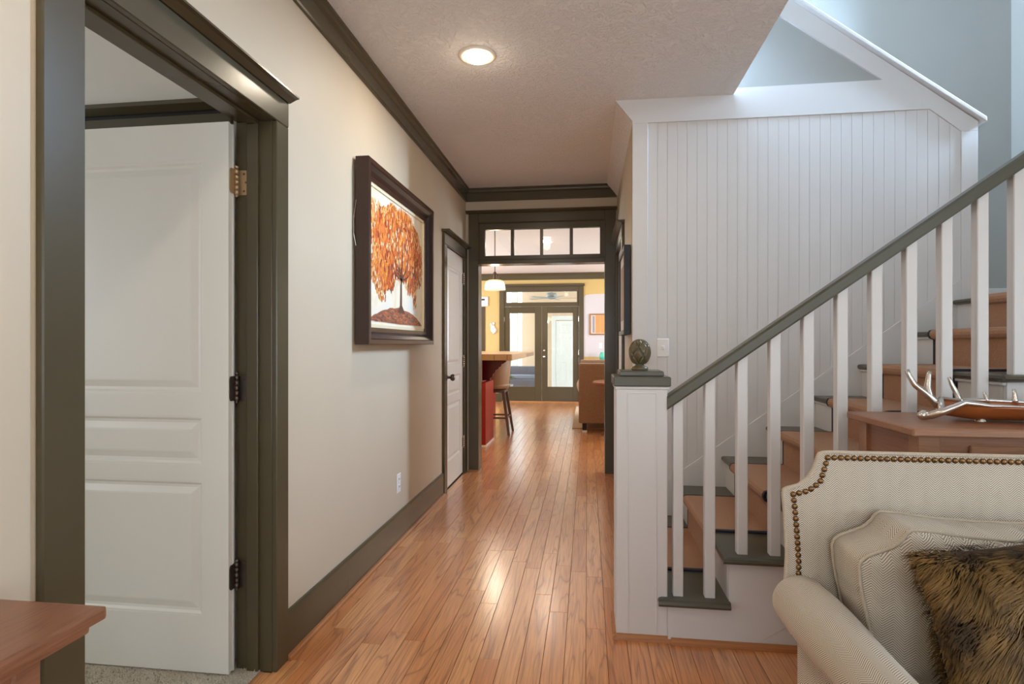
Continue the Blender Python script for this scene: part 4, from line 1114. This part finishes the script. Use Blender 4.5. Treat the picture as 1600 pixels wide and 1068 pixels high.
# ================================================================== side table in the near left corner
lt = thing('side_table', 'red-brown wooden table corner in the near left foreground', 'table', (-1.0, .3, 0))
lx1, ly1, lz = -.870, .935, .748
obj('table_top', B(XL + .005, lx1, -.5, ly1, lz - .024, lz, .006), M['tabley'], lt)
obj('under_moulding', B(XL + .005, lx1 - .018, -.48, ly1 - .016, lz - .044, lz - .024, .008), M['tabley'], lt)
obj('apron', B(XL + .03, lx1 - .07, -.44, ly1 - .075, lz - .16, lz - .044), M['tabley'], lt)
for X in (XL + .03, lx1 - .115):
    for Y in (-.45, ly1 - .115): obj('leg', B(X, X + .05, Y, Y + .05, 0, lz - .044, .004), M['tabley'], lt)

# ================================================================== far room
# french doors
fd = thing('door_4', 'dark olive glazed french doors with a transom at the far end', 'door', (-.96, YF, 0), kind=STRUCT)
cz_ = 2.44
obj('side_casing', B(-1.858, -1.76, YF - .022, YF, 0, cz_, .003), M['olive'], fd); obj('side_casing', B(-.178, -.078, YF - .022, YF, 0, cz_, .003), M['olive'], fd)
obj('head_casing', B(-1.76, -.178, YF - .022, YF, 2.332, cz_, .003), M['olive'], fd)
obj('head_cap', B(-1.88, -.056, YF - .055, YF, cz_, cz_ + .05, .006), M['olive'], fd)
obj('transom_rail', B(-1.76, -.178, YF, YF + .09, 2.02, 2.106, .003), M['olive'], fd)
tf_ = NB(); box(tf_, -1.76, -1.713, YF, YF + .09, 2.106, 2.40); box(tf_, -.218, -.178, YF, YF + .09, 2.106, 2.40); box(tf_, -1.713, -.218, YF, YF + .09, 2.332, 2.40)
obj('transom_frame', tf_, M['olive'], fd)
obj('transom_pane', B(-1.713, -.218, YF + .04, YF + .045, 2.106, 2.332), M['glass'], fd)
for (a, b, pa, pb, hs_) in ((-1.757, -.958, -1.638, -1.105, -1), (-.954, -.181, -.834, -.304, 1)):
    lf = thing('door_leaf', None, None, ((a + b) / 2, YF + .03, .02), parent=fd)
    for q in ((a, pa, .02, 2.015), (pb, b, .02, 2.015), (pa, pb, .02, .325), (pa, pb, 1.88, 2.015)):
        obj('stile' if q[2] == .02 and q[3] > 2 else 'rail', B(q[0], q[1], YF + .01, YF + .05, q[2], q[3], .003), M['olive'], lf)
    obj('pane', B(pa, pb, YF + .028, YF + .033, .325, 1.88), M['glass'], lf)
    hx = a if hs_ < 0 else b
    for z in (.35, 1.05, 1.75): obj('hinge', cyl(NB(), (hx, YF + .004, z - .05), (hx, YF + .004, z + .05), .009, 8), M['silver'], lf)
kb = NB(); sphere(kb, (-.905, YF - .045, .96), .028); cyl(kb, (-.905, YF + .01, .96), (-.905, YF - .03, .96), .012)
sphere(kb, (-.905, YF - .003, 1.09), .022, sc=(1, .5, 1))
obj('door_knob', kb, M['silver'], fd, smooth=True)
obj('threshold', B(-1.80, -.14, YF - .05, YF + .13, .0005, .02, .004), M['threshold'], fd)
obj('baseboard_far', B(-.078, 3.5, YF - .015, YF, 0, .18, .003), M['olive'], label='olive baseboard right of the french doors', cat='baseboard', kind=STRUCT)
obj('baseboard_far_left', B(-2.16, -1.858, YF - .015, YF, 0, .18, .003), M['olive'], label='olive baseboard left of the french doors', cat='baseboard', kind=STRUCT)
# dark doorway left of the french doors
dk = thing('door_5', 'dark doorway with olive casing left of the french doors', 'door', (-2.5, YF, 0), kind=STRUCT)
obj('side_casing', B(-2.26, -2.17, YF - .022, YF, 0, 2.0, .003), M['olive'], dk); obj('head_casing', B(-3.1, -2.17, YF - .022, YF, 2.0, 2.02, .003), M['olive'], dk)
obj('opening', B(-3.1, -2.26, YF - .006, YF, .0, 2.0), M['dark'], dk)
al = thing('wall_alarm', 'white alarm box with a black display high on the gold wall', 'alarm', (-2.2, YF, 2.03))
obj('case', B(-2.35, -2.10, YF - .04, YF, 2.03, 2.235, .02), M['plate'], al); obj('display', B(-2.30, -2.17, YF - .043, YF - .039, 2.155, 2.19), M['dark'], al)
# small white wall ornament
orn = thing('wall_ornament', 'small white scrolled ornament on the gold wall', 'ornament', (-2.0, YF, 1.43))
bm = NB(); pth = [(-2.0 + .055 * math.sin(t * 5.2) * (1 - .35 * t), YF - .018, 1.45 + .22 * t) for t in [i / 30 for i in range(31)]]
tube(bm, pth, [.02 + .012 * math.sin(PI * i / 30) for i in range(31)], 8); obj('body', bm, M['plate'], orn, smooth=True)
bm = NB(); sphere(bm, (-2.0, YF - .02, 1.55), .055, sc=(1, .4, 1.5)); sphere(bm, (-1.985, YF - .022, 1.665), .028, sc=(1, .6, 1)); obj('shell', bm, M['plate'], orn, smooth=True)

# pendant lamp over the bar
px_, py_ = -1.175, 7.2
pe = thing('pendant_lamp', 'lit clear-glass dome pendant hanging over the bar', 'pendant lamp', (px_, py_, 1.915))
obj('canopy', lathe(NB(), [(.06, ZC), (.06, ZC - .012), (.02, ZC - .03), (.008, ZC - .035)], px_, py_, 20), M['darkbronze'], pe, smooth=True)
obj('rod', cyl(NB(), (px_, py_, 2.14), (px_, py_, ZC - .03), .0065, 8), M['darkbronze'], pe)
obj('socket', lathe(NB(), [(.012, 2.15), (.02, 2.14), (.02, 2.07), (.03, 2.05), (.03, 2.035)], px_, py_, 16), M['darkbronze'], pe, smooth=True)
for s in (-1, 1): obj('yoke_arm', tube(NB(), [(px_ + s * .012, py_, 2.135), (px_ + s * .045, py_, 2.11), (px_ + s * .05, py_, 2.075), (px_ + s * .035, py_, 2.045)], .0035, 6), M['darkbronze'], pe, smooth=True)
obj('glass_shade', lathe(NB(), [(.035, 2.046), (.085, 2.042), (.115, 2.022), (.128, 1.985), (.133, 1.917), (.130, 1.917), (.125, 1.985), (.112, 2.018), (.083, 2.037), (.035, 2.041)], px_, py_, 36, cap=False), M['shade'], pe, smooth=True)
obj('inner_diffuser', lathe(NB(), [(.035, 2.03), (.045, 2.02), (.062, 1.95), (.062, 1.935), (.001, 1.93)], px_, py_, 24), M['bulb2'], pe, smooth=True)
pl_ = bpy.data.lights.new('pendant_bulb', 'POINT'); pl_.energy = 10; pl_.color = WARM; pl_.shadow_soft_size = .04
plo = bpy.data.objects.new('pendant_bulb', pl_); COL.objects.link(plo); plo.location = (px_, py_, 1.89)

# bar
br = thing('kitchen_bar', 'red kitchen bar with tan tiled top seen through the opening', 'bar counter', (-1.8, 7.9, 0))
obj('body', B(-2.7, -1.52, 6.70, 9.4, 0, 1.035, .004), M['red'], br)
obj('end_panel', B(-2.7, -1.255, 6.64, 6.70, 0, 1.035, .004), M['red'], br)
obj('wing_panel', B(-1.255, -1.195, 6.64, 7.21, .0, .77, .005), M['red'], br)
obj('wing_foot', B(-1.262, -1.185, 6.63, 7.22, .0005, .03, .004), M['plate'], br, label='pale shoe strip')
cpoly = [(-1.30, 1.035), (-1.0, 1.035), (-1.0, 1.01), (-1.03, .985), (-1.055, .975), (-1.06, .95), (-1.085, .94), (-1.10, .915), (-1.13, .90), (-1.14, .87), (-1.165, .85), (-1.17, .82), (-1.20, .80), (-1.205, .775), (-1.30, .77)]
obj('corbel', E_(cpoly, 'Y', 6.98, 7.07, .004), M['maroon'], br, label='maroon scrolled corbel')
ctop = obj('counter_core', B(-2.75, -.885, 6.57, 9.45, 1.036, 1.092), M['grout'], br)
xk = -2.75
while xk < -.9:
    x2 = min(xk + .152, -.868)
    if -.868 - x2 < .05: x2 = -.868
    obj('edge_tile', B(xk + .0015, x2 - .0015, 6.552, 6.572, 1.034, 1.108, .008), M['tile'], br)
    for r in range(3):
        if xk > -1.9: obj('top_tile', B(xk + .0015, x2 - .0015, 6.5725 + r * .152, 6.5725 + r * .152 + .149, 1.092, 1.106, .003), M['tile'], br)
    if x2 >= -.8685: break
    xk = x2
yk = 6.574
for r in range(10):
    obj('edge_tile', B(-.885, -.866, yk + .0015, yk + .1505, 1.034, 1.106, .008), M['tile'], br); yk += .152
obj('top_slab', B(-2.75, -.886, 7.03, 9.45, 1.092, 1.105), M['tile'], br)

# bar stools
def stool(cx, cy, label):
    s = thing('bar_stool', label, 'stool', (cx, cy, 0), group='bar stools along the bar')
    def shell(u, v):      # u round the back, v up
        a = -PI * .62 + 2 * PI * .62 * u; sp = 1 - .35 * (abs(2 * u - 1) ** 3)
        r = .205 + .035 * v
        return (cx + r * math.cos(a) * .95, cy + r * math.sin(a), .66 + (.10 + .26 * sp) * v)
    bm = NB(); grid(bm, shell, 28, 8)
    r_ = bmesh.ops.extrude_face_region(bm, geom=bm.faces[:])
    for v in [g for g in r_['geom'] if isinstance(g, bmesh.types.BMVert)]:
        d = Vector((v.co.x - cx, v.co.y - cy, 0)); d.normalize(); v.co -= d * .03
    obj('back_shell', bm, M['leather'], s, smooth='auto')
    obj('seat', lathe(NB(), [(.10, .60), (.19, .615), (.208, .65), (.205, .675), (.17, .69), (.001, .695)], cx, cy, 28), M['leather'], s, smooth=True)
    obj('seat_plate', B(cx - .16, cx + .16, cy - .16, cy + .16, .565, .60, .006), M['stoolwood'], s)
    pts = {}
    for sx in (-1, 1):
        for sy in (-1, 1):
            a = Vector((cx + sx * .14, cy + sy * .14, .57)); b = Vector((cx + sx * .225, cy + sy * .21, 0)); pts[sx, sy] = (a, b)
            bm = NB(); v = []
            for P_, w in ((a, .021), (b, .015)): v.append([bm.verts.new((P_.x + dx * w, P_.y + dy * w, P_.z)) for dx, dy in ((-1, -1), (1, -1), (1, 1), (-1, 1))])
            for i in range(4): bm.faces.new((v[0][i], v[0][(i + 1) % 4], v[1][(i + 1) % 4], v[1][i]))
            bm.faces.new(v[0]); bm.faces.new(v[1][::-1]); obj('leg', bm, M['stoolwood'], s)
    for k1, k2 in (((-1, -1), (1, -1)), ((1, -1), (1, 1)), ((1, 1), (-1, 1)), ((-1, 1), (-1, -1))):
        p = pts[k1][0].lerp(pts[k1][1], .6); q = pts[k2][0].lerp(pts[k2][1], .6)
        obj('foot_rail', tube(NB(), [p, q], .013, 6), M['stoolwood'], s)
stool(-1.27, 7.78, 'tan leather bar stool with splayed legs tucked under the bar')

# brown chair/sofa at the right of the far room
ts = thing('tweed_sofa', 'brown tweed sofa end seen through the right of the opening', 'sofa', (.35, 8.6, 0))
obj('arm_panel', B(-.12, .80, 7.92, 8.08, .13, .96, .025), M['tweed'], ts)
obj('back_frame', B(.62, .80, 8.08, 9.7, .13, .96, .025), M['tweed'], ts); obj('arm_panel', B(-.12, .80, 9.7, 9.86, .13, .96, .025), M['tweed'], ts)
obj('seat_base', B(-.10, .62, 8.08, 9.7, .13, .34, .012), M['tweed'], ts)
for y0 in (8.085, 8.895): obj('seat_cushion', B(-.12, .60, y0, y0 + .80, .34, .48, .03), M['cream'], ts)
for X in (-.07, .72):
    for Y in (7.96, 9.80):
        f = obj('foot', B(X, X + .06, Y, Y + .06, .03, .13, .003), M['dark'], ts); obj('foot_cap', B(X - .002, X + .062, Y - .002, Y + .062, 0 if Y < 8.3 else .0125, .03, .003), M['plate'], f)
tp = NB(); grid(tp, lambda u, v: (-.10 - .10 * math.sin(PI * u) * math.sin(PI * v) + .10 * (v), 8.12 + .42 * u, .485 + .36 * v), 14, 14); r_ = bmesh.ops.extrude_face_region(tp, geom=tp.faces[:])
for v in [g for g in r_['geom'] if isinstance(g, bmesh.types.BMVert)]: v.co.x += .12
obj('throw_pillow', tp, M['cream'], label='cream cushion leaning at the front of the brown tweed sofa', cat='cushion', smooth=True)
obj('area_rug', B(-.22, 2.4, 8.3, 11.2, .0005, .012), carpet('tan_rug', (168, 140, 100), (206, 180, 140), 120), label='tan area rug under the brown tweed sofa', cat='rug')
# round side table in front of it
rt = thing('round_table', 'round orange-brown side table beside the brown tweed sofa', 'table', (.42, 7.52, 0))
obj('table_top', lathe(NB(), [(.001, .70), (.33, .70), (.352, .712), (.355, .73), (.34, .745), (.001, .745)], .42, 7.52, 40), M['table'], rt, smooth='auto')
obj('pedestal', lathe(NB(), [(.05, .03), (.05, .1), (.03, .16), (.055, .26), (.07, .34), (.04, .42), (.03, .5), (.045, .58), (.03, .64), (.10, .70)], .42, 7.52, 24), M['table'], rt, smooth=True)
for k in range(3):
    a = 2 * PI * k / 3 + .5; c_, s_ = math.cos(a), math.sin(a)
    obj('foot', tube(NB(), [(.42 + c_ * .03, 7.52 + s_ * .03, .13), (.42 + c_ * .14, 7.52 + s_ * .14, .09), (.42 + c_ * .27, 7.52 + s_ * .27, .025)], [.025, .022, .022], 8), M['table'], rt, smooth=True)
bk = obj('black_bowl', lathe(NB(), [(.03, .746), (.05, .76), (.065, .82), (.055, .86), (.048, .86), (.05, .80), (.02, .765), (.001, .764)], .33, 7.60, 20), M['black'], label='small black pot on the round side table', cat='pot', smooth=True)
# console on the far wall
fc = thing('console_shelf', 'dark narrow console against the far wall behind the tweed sofa', 'table', (.9, 11.82, 0))
obj('table_top', B(.14, 1.5, 11.62, 11.98, .855, .888, .004), M['black'], fc)
for X in (.17, 1.43):
    for Y in (11.65, 11.92): obj('leg', B(X, X + .04, Y, Y + .04, 0, .855), M['black'], fc)
obj('green_vase', lathe(NB(), [(.035, .888), (.05, .895), (.075, .95), (.07, 1.01), (.045, 1.045), (.05, 1.06), (.045, 1.06), (.04, 1.045), (.001, .90)], .31, 11.8, 24, cap=False), M['greenglass'], label='sea-green glass vase on the dark console', cat='vase', smooth=True)
wp = thing('gilt_mirror', 'gilt-framed mirror with a painted orange and grey reflection on the far wall', 'picture', (.3, YF, 1.416))  # a mirror; the lamp reflected in it is painted on flat panels
bm = NB()
for q in ((.041, .069, 1.416, 1.857), (.64, .668, 1.416, 1.857), (.069, .64, 1.416, 1.444), (.069, .64, 1.829, 1.857)): box(bm, q[0], q[1], YF - .03, YF - .003, q[2], q[3], .004)
obj('frame', bm, M['gold'], wp)
obj('mat_board', B(.069, .64, YF - .014, YF - .004, 1.444, 1.829), plain('pale_mirror_ground', (216, 206, 200), .5), wp)  # pale ground of the painted mirror image
obj('painted_reflection_grey', B(.105, .15, YF - .0155, YF - .014, 1.46, 1.81), plain('grey_reflection_paint', (150, 148, 156), .5), wp)
for a, b in ((.165, .262), (.268, .37), (.38, .5)): obj('painted_reflection_orange', B(a, b, YF - .016, YF - .014, 1.455, 1.825), paint('orange_reflection_paint', (238, 160, 96), .5, 5, 0, .12), wp)
obj('outlet_plate', B(.235, .305, YF - .007, YF - .001, 1.13, 1.25, .003), M['plate'], label='white switch plate on the pale far wall under the gilt mirror', cat='switch')

# ================================================================== porch beyond the french doors
PZ = -.12; PY = 17.3
obj('floor_porch', B(-6, 5, YF + .15, 22, PZ - .1, PZ), M['concrete'], label='pale concrete porch floor outside the french doors', cat='floor', kind=STRUCT)
obj('ceiling_porch', B(-3.4, 2.6, YF + .15, PY + .1, 2.9, 3.0), M['porchwhite'], label='white porch ceiling carrying the fan', cat='ceiling', kind=STRUCT)
obj('wall_porch', B(-1.98, 2.5, PY, PY + .1, PZ, 2.9), M['peach'], label='peach stucco wall across the porch', cat='wall', kind=STRUCT)
c6 = thing('door_6', 'white six-panel door across the porch', 'door', (-.6, PY, PZ), kind=STRUCT)
X0d, Wd = -.955, .78
pan_door(c6, lambda u, v, n: (X0d + u, PY - .03 - n, PZ + .02 + v), Wd, 2.03, .035, [(.1, .35, 1.62, 1.9), (.43, .68, 1.62, 1.9), (.1, .35, .92, 1.54), (.43, .68, .92, 1.54), (.1, .35, .2, .78), (.43, .68, .2, .78)], mat=M['porchwhite'])
bm = NB(); box(bm, X0d - .12, X0d - .005, PY - .05, PY, PZ, 1.95); box(bm, X0d + Wd + .005, X0d + Wd + .13, PY - .05, PY, PZ, 1.95); box(bm, X0d - .12, X0d + Wd + .13, PY - .05, PY, 1.95, 2.08)
obj('door_frame', bm, M['porchwhite'], c6)
bm = NB(); sphere(bm, (X0d + Wd - .07, PY - .1, .86), .035); sphere(bm, (X0d + Wd - .07, PY - .085, 1.02), .03, sc=(1, .5, 1)); obj('door_knob', bm, M['darkbronze'], c6, smooth=True)
for X, Y, lab in ((-2.12, 16.6, 'white porch column behind the wicker seat'), (-2.28, 13.6, 'white porch column close outside the left door pane')):
    c = thing('porch_column', lab, 'column', (X, Y, PZ), group='porch columns')
    obj('shaft', B(X - .09, X + .09, Y - .09, Y + .09, PZ + .15, 2.75, .006), M['porchwhite'], c); obj('base', B(X - .12, X + .12, Y - .12, Y + .12, PZ, PZ + .15, .006), M['porchwhite'], c); obj('capital', B(X - .12, X + .12, Y - .12, Y + .12, 2.75, 2.9, .006), M['porchwhite'], c)
obj('wall_garden', B(-9, 6, 21.5, 21.6, PZ, 2.2), paint('pale_sage_stucco', (214, 220, 200), .8, 20, .1), label='pale garden wall beyond the porch columns', cat='wall', kind=STRUCT)
# wicker seat
wk = thing('wicker_sofa', 'grey wicker sofa on the porch behind the left door pane', 'sofa', (-1.6, 15.2, PZ))
obj('back', B(-2.35, -1.2, 15.55, 15.68, PZ + .12, .62, .03), M['wicker'], wk); obj('seat', B(-2.3, -1.25, 14.95, 15.55, PZ + .12, .30, .03), M['wicker'], wk)
for X in (-2.4, -1.3): obj('arm', B(X, X + .13, 14.9, 15.62, PZ + .02, .48, .03), M['wicker'], wk)
obj('seat_pad', B(-2.25, -1.31, 14.98, 15.5, .30, .40, .025), plain('blue_grey_pad', (140, 150, 168), .8), wk)
pl = thing('potted_plant', 'green leafy plant on the porch beside the wicker sofa', 'plant', (-2.05, 14.6, PZ))
obj('pot', lathe(NB(), [(.10, PZ), (.14, PZ + .28), (.15, PZ + .3), (.13, PZ + .3), (.001, PZ + .28)], -2.05, 14.6, 20), M['concrete'], pl, smooth=True)
Rl = random.Random(9)
for k in range(22):
    a = Rl.uniform(0, 2 * PI); t = Rl.uniform(.5, 1); bm = NB(); h = Rl.uniform(.12, .3); r = Rl.uniform(.1, .24)
    def lf_(u, v): 
        w = .035 * math.sin(PI * min(1, u + .02)) * (2 * v - 1); return (-2.05 + math.cos(a) * r * u - math.sin(a) * w, 14.6 + math.sin(a) * r * u + math.cos(a) * w, PZ + .29 + h * math.sin(u * 2.2) - .02 * (2 * v - 1) ** 2)
    grid(bm, lf_, 6, 2); obj('leaf', bm, M['leaf'], pl, smooth=True)
# ceiling fan
fx_, fy_, fz_ = -.93, 14.9, 2.47
fa = thing('ceiling_fan', 'grey ceiling fan on the porch seen through the transom', 'ceiling fan', (fx_, fy_, fz_))
obj('rod', cyl(NB(), (fx_, fy_, 2.55), (fx_, fy_, 2.9), .015, 8), M['fan'], fa)
obj('motor', lathe(NB(), [(.03, 2.58), (.12, 2.56), (.14, 2.50), (.13, 2.44), (.07, 2.40), (.001, 2.39)], fx_, fy_, 24), M['fan'], fa, smooth=True)
for k in range(5):
    a = 2 * PI * k / 5 + .12; c_, s_ = math.cos(a), math.sin(a); bm = NB()
    box(bm, .13, .68, -.065, .065, 2.425, 2.434, .003)
    for v in bm.verts: x_, y_ = v.co.x, v.co.y; v.co.x = fx_ + x_ * c_ - y_ * s_; v.co.y = fy_ + x_ * s_ + y_ * c_; v.co.z += y_ * s_ * .0 + .08 * y_
    obj('blade', bm, M['fan'], fa)
